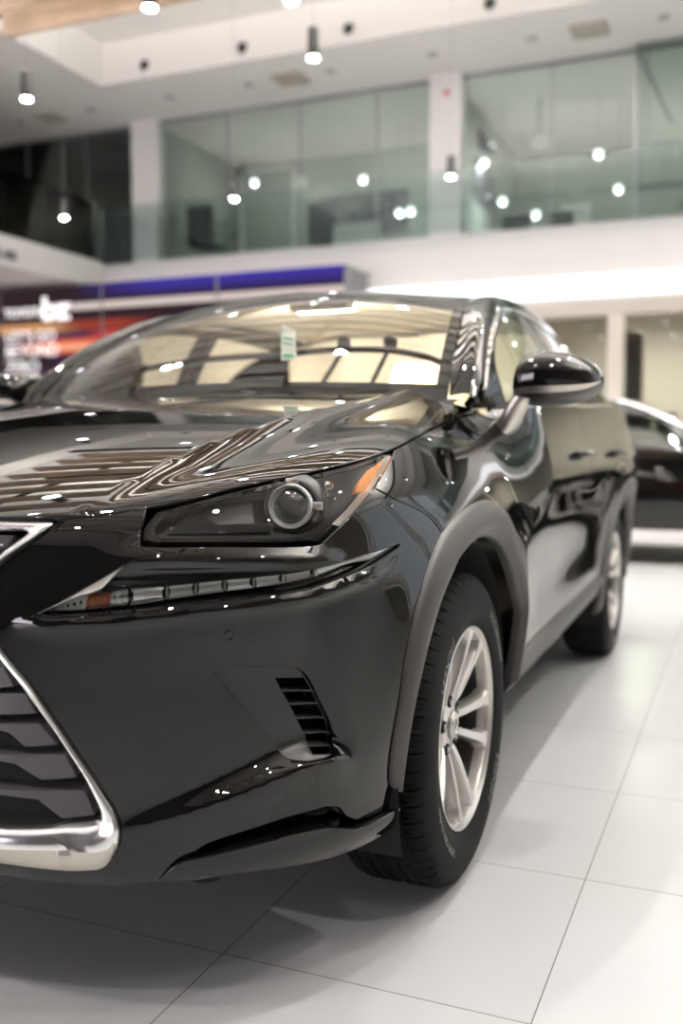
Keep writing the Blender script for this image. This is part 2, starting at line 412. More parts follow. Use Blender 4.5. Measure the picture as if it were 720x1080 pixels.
def tps(P, val, lam=0.0):
    P = np.asarray(P, float); n = len(P)
    d = np.linalg.norm(P[:, None]-P[None], axis=2); K = np.where(d > 0, d*d*np.log(d+1e-12), 0)+lam*np.eye(n)
    A = np.zeros((n+3, n+3)); A[:n, :n] = K; A[:n, n] = 1; A[:n, n+1:] = P; A[n, :n] = 1; A[n+1:, :n] = P.T
    b = np.concatenate([val, [0,0,0]]); w = np.linalg.solve(A, b)
    def f(x, y):
        x = np.asarray(x, float); y = np.asarray(y, float)
        r = w[n]+w[n+1]*x+w[n+2]*y
        for i in range(n):
            q = (x-P[i, 0])**2+(y-P[i, 1])**2; r = r+w[i]*.5*q*np.log(q+1e-12)
        return r
    return f
def text_mesh(s, size, extrude=.002, font=None, align='CENTER', bold=0.0):
    cu = bpy.data.curves.new('lettering', 'FONT'); cu.body = s; cu.size = size; cu.extrude = extrude; cu.align_x = align; cu.offset = bold
    o = bpy.data.objects.new('lettering_source', cu); C.objects.link(o)
    bpy.context.view_layer.update()
    dg = bpy.context.evaluated_depsgraph_get(); me = o.evaluated_get(dg).to_mesh()
    V = [tuple(v.co) for v in me.vertices]; F = [tuple(p.vertices) for p in me.polygons]
    o.evaluated_get(dg).to_mesh_clear(); bpy.data.objects.remove(o); bpy.data.curves.remove(cu)
    return (V, F)
# ---------------------------------------------------------------- materials
def mat(name, col=(.8,.8,.8), rough=.5, metal=0.0, coat=0.0, ior=1.5, emit=None, es=1.0, spec=.5, coat_rough=.03):
    m = bpy.data.materials.new(name); m.use_nodes = True; b = m.node_tree.nodes['Principled BSDF']
    b.inputs['Base Color'].default_value = (*col, 1); b.inputs['Roughness'].default_value = rough; b.inputs['Metallic'].default_value = metal
    b.inputs['Coat Weight'].default_value = coat; b.inputs['Coat Roughness'].default_value = coat_rough; b.inputs['IOR'].default_value = ior
    b.inputs['Specular IOR Level'].default_value = spec
    if emit: b.inputs['Emission Color'].default_value = (*emit, 1); b.inputs['Emission Strength'].default_value = es
    return m
def add_noise(m, scale, amt, detail=4, target='Base Color', lo=None, hi=None, bump=0.0):
    nt = m.node_tree; b = nt.nodes['Principled BSDF']; n = nt.nodes.new('ShaderNodeTexNoise'); n.inputs['Scale'].default_value = scale; n.inputs['Detail'].default_value = detail
    tc = nt.nodes.new('ShaderNodeTexCoord'); nt.links.new(tc.outputs['Object'], n.inputs['Vector'])
    if lo is not None:
        r = nt.nodes.new('ShaderNodeMix'); r.data_type = 'RGBA'; r.inputs['A'].default_value = (*lo, 1); r.inputs['B'].default_value = (*hi, 1)
        mr = nt.nodes.new('ShaderNodeMapRange'); mr.inputs['From Min'].default_value = .35; mr.inputs['From Max'].default_value = .65
        nt.links.new(n.outputs['Fac'], mr.inputs['Value']); nt.links.new(mr.outputs['Result'], r.inputs['Factor']); nt.links.new(r.outputs['Result'], b.inputs['Base Color'])
    if bump:
        u = nt.nodes.new('ShaderNodeBump'); u.inputs['Strength'].default_value = bump; u.inputs['Distance'].default_value = .002
        nt.links.new(n.outputs['Fac'], u.inputs['Height']); nt.links.new(u.outputs['Normal'], b.inputs['Normal'])
    return m
def glass(name, tint=(.9,.95,.93), ior=1.5, base=0.0, rough=0.0):
    """thin pane: transparent with a Fresnel reflection"""
    m = bpy.data.materials.new(name); m.use_nodes = True; nt = m.node_tree; nt.nodes.clear()
    o = nt.nodes.new('ShaderNodeOutputMaterial'); mx = nt.nodes.new('ShaderNodeMixShader'); t = nt.nodes.new('ShaderNodeBsdfTransparent'); g = nt.nodes.new('ShaderNodeBsdfGlossy')
    t.inputs['Color'].default_value = (*tint, 1); g.inputs['Roughness'].default_value = rough
    fr = nt.nodes.new('ShaderNodeFresnel'); fr.inputs['IOR'].default_value = ior
    ad = nt.nodes.new('ShaderNodeMath'); ad.operation = 'MULTIPLY_ADD'; ad.inputs[1].default_value = 1.0-base; ad.inputs[2].default_value = base
    nt.links.new(fr.outputs[0], ad.inputs[0]); nt.links.new(ad.outputs[0], mx.inputs[0]); nt.links.new(t.outputs[0], mx.inputs[1]); nt.links.new(g.outputs[0], mx.inputs[2]); nt.links.new(mx.outputs[0], o.inputs['Surface'])
    return m
M = {}
M['paint'] = mat('black_paint', (.004,.0037,.0035), .25, coat=1.0, spec=.0, coat_rough=.006)
M['paint'].node_tree.nodes['Principled BSDF'].inputs['Coat IOR'].default_value = 1.47
M['gloss_black'] = mat('gloss_black_plastic', (.006,.006,.006), .06, ior=1.5)
M['satin'] = mat('grey_cladding', (.040,.037,.035), .45)
M['matte'] = mat('black_liner', (.006,.006,.006), .9)
M['rubber'] = add_noise(mat('tyre_rubber', (.006,.0057,.0054), .72, spec=.14), 60, 0, bump=.15)
M['rubber_mark'] = mat('tyre_lettering', (.035,.035,.035), .4)
M['chrome'] = mat('chrome', (.88,.87,.86), .06, 1.0)
M['chrome_frame'] = mat('grille_chrome', (.86,.85,.84), .20, 1.0)
M['chrome_satin'] = mat('satin_chrome', (.60,.56,.50), .36, 1.0)
M['alloy'] = mat('silver_alloy', (.58,.555,.52), .30, .75, coat=.5, coat_rough=.06)
M['barrel'] = mat('rim_barrel', (.05,.048,.046), .4, .5)
M['ring_white'] = mat('projector_ring_white', (.72,.72,.70), .12, .25, coat=1)
M['steel'] = mat('brake_steel', (.45,.44,.43), .35, 1.0)
M['slat_grey'] = mat('dark_grille_plastic', (.055,.052,.052), .33)
M['clear'] = glass('clear_lens', (.93,.93,.93), 1.45)
M['windscreen'] = glass('windscreen_glass', (.86,.88,.84), 1.5, .02)
M['sideglass'] = glass('side_glass', (.50,.56,.50), 1.6, .05)
M['amber'] = mat('amber_lens', (.90,.36,.10), .25)
M['amber_dim'] = mat('dim_amber_core', (.30,.085,.03), .2, spec=.8)
M['lamp_inner'] = mat('lamp_housing', (.06,.057,.054), .45)
M['lens_white'] = mat('lamp_optic', (.80,.82,.80), .15, .3)
M['interior'] = mat('dark_interior', (.02,.018,.017), .7)
M['beige'] = mat('beige_trim', (.74,.66,.54), .8)
M['seat'] = mat('cream_leather', (.55,.50,.36), .5)
def bx(name, x0, x1, y0, y1, z0, z1, m, parent=None, r=0):
    p = bevbox(x0, x1, y0, y1, z0, z1, r) if r else box(x0, x1, y0, y1, z0, z1)
    return mobj(name, p[0], p[1], m, parent, smooth=bool(r), auto=30)
# ================================================================= the large black car
def sk(L, z, d=0.0): return skin(L, z, d)
def skd(d): return lambda L, z: skin(L, z, d)
car = empty('suv_car')
tag(car, 'large glossy black SUV in the foreground with chrome spindle grille', 'car')
def two(part):              # left and right side in one mesh
    return join(part, flip(part))
def panel(name, outline, m, holes=(), step=.014, parent=car, d=0.0, lip=.012, both=True, rnd=.0018, fn=None, sign=1):
    """a body panel cut out of the skin; both=True makes a second part for the other side"""
    f = fn or skd(d)
    p = cut(f, outline, holes, step, sign, lip, rnd)
    a = mobj(name, p[0], p[1], m, parent, p[2])
    if not both: return a
    q = flip(p); b = mobj(name, q[0], q[1], m, parent if both is True else both, q[2])
    return a, b
# --- hood height field
_hp = [(.93,0,.895),(.86,0,.925),(.7,0,.975),(.5,0,1.032),(.25,0,1.085),(0,0,1.127),(-.2,0,1.155),(-.38,0,1.176)]
_hc = [(.869,.449,.896),(.837,.453,.905),(.757,.465,.935),(.65,.481,.978),(.515,.50,1.020),(.38,.52,1.051),(.17,.55,1.087),(-.04,.585,1.118),(-.2,.605,1.138),(-.38,.60,1.166)]
_seamL = [tuple(q) for q in T['hood_seam']]
_seamL = [(.5772,.9075)]+_seamL[1:]+[(2.08,1.105)]
_sq = dens(_seamL, .03); _seam = skin(_sq[:, 0], _sq[:, 1])
_eq = dens(T['hood_edge_front'][:3], .03); _edge = skin(_eq[:, 0], _eq[:, 1])
_zc = np.polyfit([p[0] for p in _hp], [p[2] for p in _hp], 3)
_hcx = np.array([p[0] for p in _hc]); _zk = np.polyfit(_hcx, [p[2] for p in _hc], 3); _yk = np.polyfit(_hcx, [p[1] for p in _hc], 2)
_bd = np.vstack([[[.92,.449,.880]], _edge[1:], _seam[1:]])
_bd = _bd[np.argsort(_bd[:, 0])]
_bs = spline(_bd, 260); _bs = _bs[np.argsort(_bs[:, 0])]
def _zcf(x): return np.polyval(_zc, x)
def hoodf(x, y):
    x = np.asarray(x, float); y = np.asarray(y, float); ya = np.abs(y)
    xc = np.clip(x, -.5, .93)
    yk = np.polyval(_yk, xc); zk = np.polyval(_zk, xc); zc = np.polyval(_zc, xc)
    ys = np.interp(x, _bs[:, 0], _bs[:, 1]); zs = np.interp(x, _bs[:, 0], _bs[:, 2])
    w = np.maximum(ys-yk, .02); s = (ya-yk)/w
    inner = zc-(zc-zk)*(ya/yk)**2
    m_in = -2*(zc-zk)/yk
    k = .17*sm(-.45, .15, x)*sm(.84, .62, x)+.005
    chord = (zs-zk)/w
    m0 = np.minimum(m_in, chord)-k; m1 = chord*1.6-.16
    h00 = 1-3*s**2+2*s**3; h10 = s-2*s**2+s**3; h01 = 3*s**2-2*s**3; h11 = s**3-s**2
    outer = h00*zk+h10*m0*w+h01*zs+h11*m1*w
    outer = np.where(s > 1, zs+(ya-ys)*m1, outer)
    return np.stack([x, y, np.where(s > 0, outer, inner)], -1)
_front = [(.905,0),(.900,.20),(.882,.36)]+[(p[0], p[1]) for p in _edge]
_front = [(p[0]-.003, p[1]) for p in _front]
_side = [(p[0], p[1]-.004) for p in _seam]
_back = [(_side[-1][0], _side[-1][1]-.004),(-.44,.70),(-.40,.60),(-.36,.4),(-.335,.2),(-.325,0)]
_half = dens(_front, .012).tolist()+dens(_side, .012).tolist()[1:]+dens(_back, .012).tolist()[1:]
_holl = _half+[(x, -y) for x, y in _half[::-1]][1:-1]
_c = []
for p in _holl:
    if not _c or math.hypot(p[0]-_c[-1][0], p[1]-_c[-1][1]) > .004: _c.append(tuple(p))
p = cut(hoodf, _c, step=.018, sign=1, lip=.02, rnd=.003)
hood = mobj('hood', p[0], p[1], M['paint'], car, p[2])
# --- bumper
hlp = T['hl']
gap = T['hl_gap']
G_OUT = [(0,.905),(.25,.900),(.4477,.8891),(.4214,.8702),(.3814,.8439),(.3484,.8219),(.325,.79),(.318,.755),(.330,.715),(.3523,.685),(.4071,.6251),(.4596,.5481),(.5097,.4684),(.5441,.407),(.5513,.378),(.5473,.3501),(.5197,.3064),(.4606,.3010),(.3265,.3045),(0,.306)]
G_IN = [(0,.872),(.25,.870),(.392,.8725),(.378,.862),(.352,.843),(.330,.822),(.303,.79),(.296,.755),(.307,.712),(.335,.685),(.385,.6251),(.4360,.5550),(.4835,.4765),(.5106,.4118),(.5122,.3983),(.5050,.3890),(.4793,.3837),(.3946,.3751),(.3353,.3712),(0,.371)]
G_CR = [(0,.889),(.25,.886),(.432,.8830),(.404,.8660),(.370,.8430),(.342,.8219),(.317,.79),(.310,.755),(.322,.715),(.3465,.685),(.401,.6251),(.4530,.5500),(.5020,.4700),(.5340,.410),(.5430,.385),(.5420,.362),(.5214,.3447),(.4504,.3438),(.3315,.3386),(0,.336)]
_low = [q for q in G_OUT[2:]]
cladF = T['clad_out_front']
# outline runs: hood edge -> lamp inner end -> under the lamp -> lamp outer edge -> wing seam -> arch -> corner -> opening -> bottom -> grille
bumper_outline = chain(
    (T['hood_edge_front'], True),
    ([T['hood_edge_front'][-1], (.5990,.9085)], False),
    ([(.5990,.9085),(.5905,.885),(.5870,.868),(.5890,.852),(.6089,.8495),(.6699,.8485),(.7497,.8465),(.8311,.8430),(.8850,.8420),(.9060,.8440)], True),
    ([(.9060,.8440),(.9376,.8620),(.995,.894),(1.0700,.9346)], True),
    (T['fender_bumper_seam'], True),
    (cladF, True),
    (T['bumper_corner'], False),
    (T['open_top'], True),
    (T['bumper_bot'][::-1]+[(.15,.277),(0,.277)], True),
    ([(0,.277),(0,.304)], False),
    ([(0,.304),(.3265,.3035),(.4606,.2995),(.5197,.3055)], True),
    ([(.5197,.3055),(.5480,.3500),(.5525,.378),(.5455,.407),(.5110,.4684),(.4610,.5481),(.4085,.6251),(.3540,.685),(.332,.715),(.320,.755),(.327,.79),(.350,.8219),(.383,.8439),(.423,.8702),(.4490,.8891)], True),
    step=.008)
drl_hole = chain(
    (T['drl_pocket_bot'], True),
    ([T['drl_pocket_bot'][-1], (1.112,.8290),(1.108,.8335)], True),
    (T['drl_panel_top'][::-1], True),
    ([T['drl_panel_top'][0], T['drl_chrome_top'][2], T['drl_chrome_top'][1], (.4090,.7400)], False), step=.007)
fog_hole = chain((T['fog']+[T['fog'][0]], True), step=.007)
sx, sz = T['sensor'][0]
p = cut(skd(0), bumper_outline, [drl_hole, fog_hole], .009, 1, .014, .0018)
p = two(p)
bumper = mobj('bumper', p[0], p[1], M['paint'], car, p[2])
# parking sensor: a shallow ring and disc
for s in (1, -1):
    c0 = skin(sx, sz); n0 = surf_normals(skd(0), np.array([sx]), np.array([sz]))[0]
    q = lathe([(.0085,-.004),(.0085,.0008),(.0075,.0014),(.0072,.0002),(.0,.0006)], 24, 'z', cap=False)
    R = Vector(n0).to_track_quat('Z', 'Y').to_matrix().to_4x4(); R.translation = Vector(c0)
    q = xf(q, R)
    if s < 0: q = flip(q)
    mobj('parking_sensor', q[0], q[1], M['gloss_black'], bumper, auto=30)
# dark structure behind every opening of the nose
bl = chain(([(0,.29),(.55,.29),(1.02,.33),(1.06,.5),(1.07,.80),(1.0,.86),(.60,.875),(.44,.85),(0,.86),(0,.29)], False), step=.02)
p = two(cut(lambda L, z: skin(L, z, -.075), bl, step=.03, lip=.01))
mobj('crash_structure', p[0], p[1], M['matte'], car, p[2])
# --- grille
grille = empty('grille', parent=car)
mixl = lambda A, B, k: [(a*(1-k)+c*k, b*(1-k)+e*k) for (a, b), (c, e) in zip(A, B)]
R_ = rails_i(lambda a, b, d: skin(a, b, d), [(G_OUT, -.010), (G_OUT, .001), (mixl(G_OUT, G_CR, .3), .006), (mixl(G_OUT, G_CR, .8), .0115), (G_CR, .0125), (mixl(G_CR, G_IN, .25), .011), (mixl(G_CR, G_IN, .7), .003), (G_IN, -.010), (G_IN, -.07)], 400)
cum_ = np.concatenate([[0], np.cumsum(np.linalg.norm(np.diff(np.array(G_OUT), axis=0), axis=1))]); ks = int(400*cum_[15]/cum_[-1])
g1_ = grid(R_[:5, :ks+1]); g2_ = grid(R_[4:]); g = two(join(g1_, g2_)); frame = mobj('chrome_frame', g[0], g[1], M['chrome_frame'], grille, auto=50)
tag(frame, 'polished chrome surround')
# lower face of the bottom bar, duller metal
g = two(grid(R_[:5, ks:])); mobj('lower_chrome_face', g[0], g[1], M['chrome_satin'], grille, auto=40)
for k in range(1, 6):
    b = T['blade%d' % k]
    top = b[0][1]; n = len(b)
    if n == 4: pts = [(0, b[0][1]), b[0], b[1], b[2], b[3], (0, b[3][1])]
    else: pts = [(0, b[0][1]), b[0], b[1], b[2], b[3], b[4], b[5], (0, b[5][1]-.002)]
    pts = [tuple(q) for q in pts]
    o = chain((pts+[pts[0]], False), step=.010)
    p = two(cut(lambda L, z: skin(L, z, -.02), o, step=.012, lip=.035, rnd=.002))
    mobj('grille_slat', p[0], p[1], M['slat_grey'], grille, p[2])
for z0, z1, L1 in ((.846,.864,.352),(.812,.826,.315),(.775,.789,.288),(.735,.749,.286),(.700,.713,.300)):
    o = chain(([(0,z0),(L1-.012,z0),(L1+.004,z1),(0,z1),(0,z0)], False), step=.01)
    p = two(cut(lambda L, z: skin(L, z, -.02), o, step=.012, lip=.035, rnd=.002))
    mobj('grille_slat', p[0], p[1], M['slat_grey'], grille, p[2])
    q = two(rails(lambda a, b, d: skin(a, b, d), [([(0,z0+.001),(L1-.012,z0+.001)], -.018), ([(0,z0+.003),(L1-.011,z0+.003)], -.014), ([(0,z0+.005),(L1-.010,z0+.005)], -.018)], 20))
    mobj('slat_trim', q[0], q[1], M['chrome'], grille)
# emblem in the middle of the grille: a plain oval ring with a slanted bar
e = lathe([(.070,0),(.075,.006),(.082,.006),(.087,0)], 48, 'x', (.955,0,.70), cap=False)
e = ([(x, y*1.25, z) for x, y, z in [(v[0], v[1], v[2]) for v in e[0]]], e[1])
e = ([(v[0], v[1], .70+(v[2]-.70)*.85) for v in e[0]], e[1])
e2 = tube([(.958,-.05,.75),(.958,-.02,.675),(.958,.06,.67)], .008, 8)
e = join(e, e2); mobj('emblem', e[0], e[1], M['chrome'], grille, auto=40)
# --- headlights
def headlight(flipit):
    t = empty('headlight', parent=car)
    def put(name, p, m, auto=None, parent=t):
        if flipit: p = flip(p)
        return mobj(name, p[0], p[1], m, parent, p[2] if len(p) > 2 else None, auto=auto)
    lens_o = chain((T['hl'][:4], True), (T['hl'][3:9], True), (T['hl'][8:13], True), (T['hl'][12:]+[T['hl'][0]], True), step=.009)
    put('lens', cut(skd(-.002), lens_o, step=.012, lip=.012), M['clear'])
    cx = np.array([.83,.90])
    def shrink(poly, k, c=(.84,.905)):
        return [(c[0]+(a-c[0])*k, c[1]+(b-c[1])*k) for a, b in poly]
    # black gloss border seen around the lens and the bowl behind it
    inner = shrink(lens_o, .93)
    put('surround', cut(skd(-.012), lens_o, [inner], .012, 1, .0015, .0008), M['gloss_black'])
    A = np.array([skin(a, b, -.015) for a, b in inner]); B = np.array([skin(a, b, -.10) for a, b in shrink(lens_o, .80, (.82,.90))])
    bowl = grid(np.stack([np.vstack([A, A[:1]]), np.vstack([.5*A+.5*B, (.5*A+.5*B)[:1]]), np.vstack([B, B[:1]])]))
    cen = B.mean(0); n = len(B)+1; b0 = 2*n
    V = bowl[0]+[tuple(cen)]; F = bowl[1]+[(b0+i, b0+i+1, len(V)-1) for i in range(n-1)]
    put('housing', (V, F), M['lamp_inner'], 40)
    # stepped reflector block on the inner side
    st = chain(([(.66,.864),(.655,.885),(.70,.905),(.80,.915),(.80,.868),(.66,.864)], False), step=.01)
    put('reflector', cut(skd(-.055), st, step=.02, lip=.05, rnd=.004), M['lamp_inner'])
    st = chain(([(.635,.869),(.640,.878),(.70,.893),(.725,.880),(.83,.880),(.83,.870),(.635,.869)], False), step=.01)
    put('reflector', cut(skd(-.035), st, step=.02, lip=.03, rnd=.003), M['gloss_black'])
    # projector
    L0, z0 = T['proj'][0]; c0 = skin(L0, z0, -.03); ax = Vector((1,.22,.06)).normalized()
    R = ax.to_track_quat('Z', 'Y').to_matrix().to_4x4(); R.translation = Vector(c0)
    ring = lathe([(.037,-.05),(.040,-.008),(.0405,.0),(.039,.004),(.0365,.004),(.035,.0),(.033,-.012)], 48, 'z', cap=False)
    pr = put('projector', xf(ring, R), M['ring_white'], 40)
    put('projector_glass', xf(lathe([(.034,-.016),(.032,-.008),(.027,0),(.018,.006),(.008,.0085),(.0005,.009)], 48, 'z', cap=False), R), M['lens_dark'], parent=pr)
    put('projector_ring', xf(lathe([(.0345,-.012),(.0345,-.006),(.031,-.004),(.031,-.010)], 48, 'z', cap=False), R), M['lens_white'], parent=pr)
    for brk in (bevbox(.034,.056,-.006,.008,-.014,-.002,.002), bevbox(-.010,.012,.034,.050,-.014,-.004,.002)): put('bracket', xf(brk, R), M['chrome_satin'], 40)
    put('shroud', xf(lathe([(.060,-.045),(.052,-.02),(.044,-.012),(.041,-.02)], 48, 'z', cap=False), R), M['lamp_inner'])
    am = chain((T['hl_amber']+[T['hl_amber'][0]], False), step=.008)
    am = [(a+.004, b) for a, b in am]
    put('turn_reflector', cut(skd(-.010), am, step=.012, lip=.015), M['amber'])
    # bright strip between amber piece and wing
    fr = rails(lambda a, b, d: skin(a, b, d), [([(.960,.872),(1.05,.922),(1.13,.966),(1.195,.995)], -.006), ([(.945,.876),(1.035,.926),(1.115,.966),(1.18,.994)], -.012)], 24)
    put('side_trim', fr, M['chrome_satin'])
    for k in range(3):
        q = skin(.935+.022*k, .905+.018*k, -.035)
        put('bulb', lathe([(.002,-.02),(.010,-.012),(.012,0),(.008,.010),(.001,.013)], 20, 'x', tuple(q), cap=False), M['chrome'])
    return t
M['blade_white'] = mat('bright_blade', (.62,.59,.55), .15, .5)
M['lens_dark'] = mat('projector_lens', (.10,.10,.10), .03, .85)
headlight(False); headlight(True)
# --- daytime running lamp in its pocket
def drl(flipit):
    t = empty('running_lamp', parent=car)
    def put(name, p, m, auto=None):
        if flipit: p = flip(p)
        return mobj(name, p[0], p[1], m, t, p[2] if len(p) > 2 else None, auto=auto)
    st, sb, ptop = T['drl_strip_top'], T['drl_strip_bot'], T['drl_panel_top']
    pan = chain(([(.5246,.7905),(.5632,.8215)], False), (ptop[1:8]+[(.9828,.8155)], True), ([(.9828,.8155)]+st[::-1][1:]+[(.5246,.7905)], True), step=.008)
    def fpan(L, z):          # slightly hollow panel
        m = np.interp(L, [.52,.62,.75,.90,1.0], [.797,.807,.811,.810,.816])
        return skin(L, z, -.006-.006*np.exp(-((z-m)/.012)**2))
    put('lamp_cover', cut(fpan, pan, step=.010, lip=.008, rnd=.001), M['gloss_black'])
    # optic strip: a bevelled bar split by ribs
    rb = rails(lambda a, b, d: skin(a, b, d), [([(.4300,.7465)]+[(a, b+.0005) for a, b in st], -.018), ([(.4300,.7455)]+[(a, b-.003) for a, b in st], -.010), ([(.4300,.7450)]+[(a, b+.003) for a, b in sb[1:]], -.008), ([(.4300,.7445)]+[(a, b) for a, b in sb[1:]], -.018)], 120)
    put('optic_lens', rb, M['clear'])
    bk = rails(lambda a, b, d: skin(a, b, d), [([(.4300,.7465)]+[(a, b+.0005) for a, b in st], -.019), ([(.4300,.7445)]+[(a, b) for a, b in sb[1:]], -.024)], 120)
    bk0 = bk
    # coloured cells behind the lens
    tops, bots = T['drl_div_top'], T['drl_div_bot']
    for k in range(len(tops)-1):
        a0, a1, b0, b1 = tops[k], tops[k+1], bots[k], bots[k+1]
        w = .12
        def mix(p, q, t): return (p[0]+(q[0]-p[0])*t, p[1]+(q[1]-p[1])*t)
        cell = rails(lambda a, b, d: skin(a, b, d), [([mix(a0, a1, w*.4), mix(a0, a1, 1-w*.4)], -.013), ([mix(mix(a0, b0, .35), mix(a1, b1, .35), w), mix(mix(a0, b0, .35), mix(a1, b1, .35), 1-w)], -.022), ([mix(mix(a0, b0, .75), mix(a1, b1, .75), w), mix(mix(a0, b0, .75), mix(a1, b1, .75), 1-w)], -.020), ([mix(b0, b1, w*.4), mix(b0, b1, 1-w*.4)], -.012)], 10)
        put('optic_cell', cell, M['lens_white'], 40)
        rib = rails(lambda a, b, d: skin(a, b, d), [([mix(a1, a0, .03), mix(b1, b0, .03)], -.020), ([a1, b1], -.010), ([mix(a1, (a1[0]+.003, a1[1]), 1), mix(b1, (b1[0]+.003, b1[1]), 1)], -.020)], 6)
        put('optic_rib', rib, M['chrome_satin'])
    e1, e2_ = tops[-1], bots[-1]
    tip = rails(lambda a, b, d: skin(a, b, d), [([e1, (.9828,.8141),(1.045,.8235),(1.10,.8305)], -.012), ([(.5*(e1[0]+e2_[0]), .5*(e1[1]+e2_[1])),(.976,.8095),(1.043,.8165),(1.10,.8285)], -.008), ([e2_,(.9688,.8043),(1.040,.8095),(1.10,.8265)], -.014)], 30)
    put('lamp_tip', tip, M['lens_white'])
    # turn signal cell: clear facets with an amber core
    tc = rails(lambda a, b, d: skin(a, b, d), [([(.4320,.7460),(.4904,.7730),(.5216,.7795),(.562,.7842)], -.013), ([(.4320,.7455),(.495,.7620),(.530,.7680),(.562,.7700)], -.022), ([(.4320,.7450),(.492,.7487),(.562,.7560)], -.013)], 24)
    nv = len(tc[0])
    # faceted: push alternate columns
    tv = [list(v) for v in tc[0]]
    for i, v in enumerate(tv):
        if (i % 24) % 2: v[0] -= .006
    put('turn_signal', (tv, tc[1]), M['lens_white'], 5)
    ac = rails(lambda a, b, d: skin(a, b, d), [([(.500,.7735),(.5385,.7800)], -.012), ([(.496,.7500),(.5345,.7535)], -.011)], 8)
    av = [list(v) for v in ac[0]]
    for i, v in enumerate(av):
        if i % 2: v[0] -= .003
    put('amber_core', (av, ac[1]), M['amber_dim'], 5)
    # bright triangular blade and the lower trim
    ctop, cin = T['drl_chrome_top'], T['drl_chrome_in']
    tt_ = [(.4180,.7425),(.4523,.7605),(.4900,.7805),(.5215,.7985),(.5632,.8222)]; tb__ = [(.4215,.7425),(.4620,.7595),(.4940,.7735),(.5240,.7830),(.5620,.8195)]
    tri = grid(rails_i(lambda a, b, d: skin(a, b, d), [(tt_, -.008), (tt_, -.002), (mixl(tt_, tb__, .5), -.001), (tb__, -.004), (tb__, -.014)], 60, .004))
    put('chrome_blade', tri, M['blade_white'], 60)
    lt = T['drl_pocket_bot']
    ltr = rails(lambda a, b, d: skin(a, b, d), [([(a, b+.001) for a, b in lt], .001), ([(a+.002, b+.0035) for a, b in lt], -.004), ([(a+.004, b+.0055) for a, b in lt], -.020)], 80)
    put('lower_trim', ltr, M['gloss_black'], 60)
    bkp = cut(skd(-.026), drl_hole, step=.02, lip=.004)
    put('lamp_tray', bkp, M['gloss_black'])
    return t
drl(False); drl(True)
# --- fog bezel with louvres
def bezel(flipit):
    t = empty('fog_bezel', parent=car)
    def put(name, p, m, auto=None):
        if flipit: p = flip(p)
        return mobj(name, p[0], p[1], m, t, p[2] if len(p) > 2 else None, auto=auto)
    o = [tuple(q) for q in fog_hole]; c = np.mean(o, 0); o = [(c[0]+(a-c[0])*.968, c[1]+(b-c[1])*.972) for a, b in o]
    lv = chain((T['louver']+[T['louver'][0]], False), step=.008)
    def fb(L, z):
        return skin(L, z, -.010)
    put('bezel_panel', cut(fb, o, [lv], .009, 1, .030), M['satin_dark'])
    for a, b in zip(T['finL'], T['finR']):
        f = rails(lambda p, q, d: skin(p, q, d), [([(a[0], a[1]-.004),(b[0], b[1]-.004)], -.045), ([(a[0], a[1]),(b[0], b[1])], -.013), ([(a[0], a[1]+.0025),(b[0], b[1]+.0025)], -.013), ([(a[0], a[1]+.0045),(b[0], b[1]+.0045)], -.045)], 6)
        put('louver_fin', f, M['satin'], 40)
    put('bezel_backing', cut(skd(-.050), lv, step=.02, lip=.004), M['matte'])
    return t
M['satin_dark'] = mat('dark_bezel_plastic', (.011,.0107,.0103), .36)
bezel(False); bezel(True)
# --- lower lip (splitter) and the opening above it
stp, sbt = T['split_top'], T['split_bot']
spl = chain((stp, True), ([stp[-1], sbt[-1]], False), (sbt[::-1], True), step=.008)
def fs(L, z):
    return skin(L, z, .010*sm(.61, .68, L)+.006*np.sin(np.clip((z-.27)/.06, 0, 1)*pi))
p = cut(fs, spl, step=.010, lip=.07)
for q in (p, flip(p)): mobj('lower_lip', q[0], q[1], M['paint'], car, q[2])
op = chain((T['open_top'], True), ([T['open_top'][-1], (.6475,.3100),(.76,.3250),(.9062,.3280),(1.002,.3050),(1.0105,.3227)], True), step=.01)
p = cut(skd(-.045), op, step=.02, lip=.02)
for q in (p, flip(p)): mobj('lower_vent', q[0], q[1], M['gloss_black'], car, q[2])
# --- wings (fenders)
ARC = (LF, .36)
def arc(cL, r, a0, a1, n=24, z0=.36, ez=1.0):
    return [(cL+r*math.cos(math.radians(a)), z0+ez*r*math.sin(math.radians(a))) for a in np.linspace(a0, a1, n)]
FRONT_OUT = cladF[::-1]+T['clad_out_top'][1:6]+[(1.935,.745),(1.985,.66),(2.020,.56),(2.038,.46),(2.042,.40)]
FRONT_IN = T['clad_in_front'][::-1]+T['clad_in_top'][1:6]+[(1.968,.57),(1.985,.50),(1.990,.43),(1.985,.36)]
DG = 2.140
fender_o = chain(
    ([(1.0725,.9350),(1.130,.9640),(1.200,.9965),(1.2110,1.0035)], True),
    ([(a, b-.004) for a, b in dens(_seamL, .03).tolist() if a > 1.215]+[(DG-.004,1.112)], True),
    ([(DG-.004,1.112),(DG-.010,.9),(DG-.006,.7),(DG-.004,.44)], True),
    ([(DG-.004,.44),(2.0425,.44)], False),
    (FRONT_OUT[::-1][1:-9], True),
    ([FRONT_OUT[9]]+[(a+.003, b+.003) for a, b in T['fender_bumper_seam'][::-1]]+[(1.0725,.9350)], True),
    step=.010)
panel('fender', fender_o, M['paint'], step=.012)
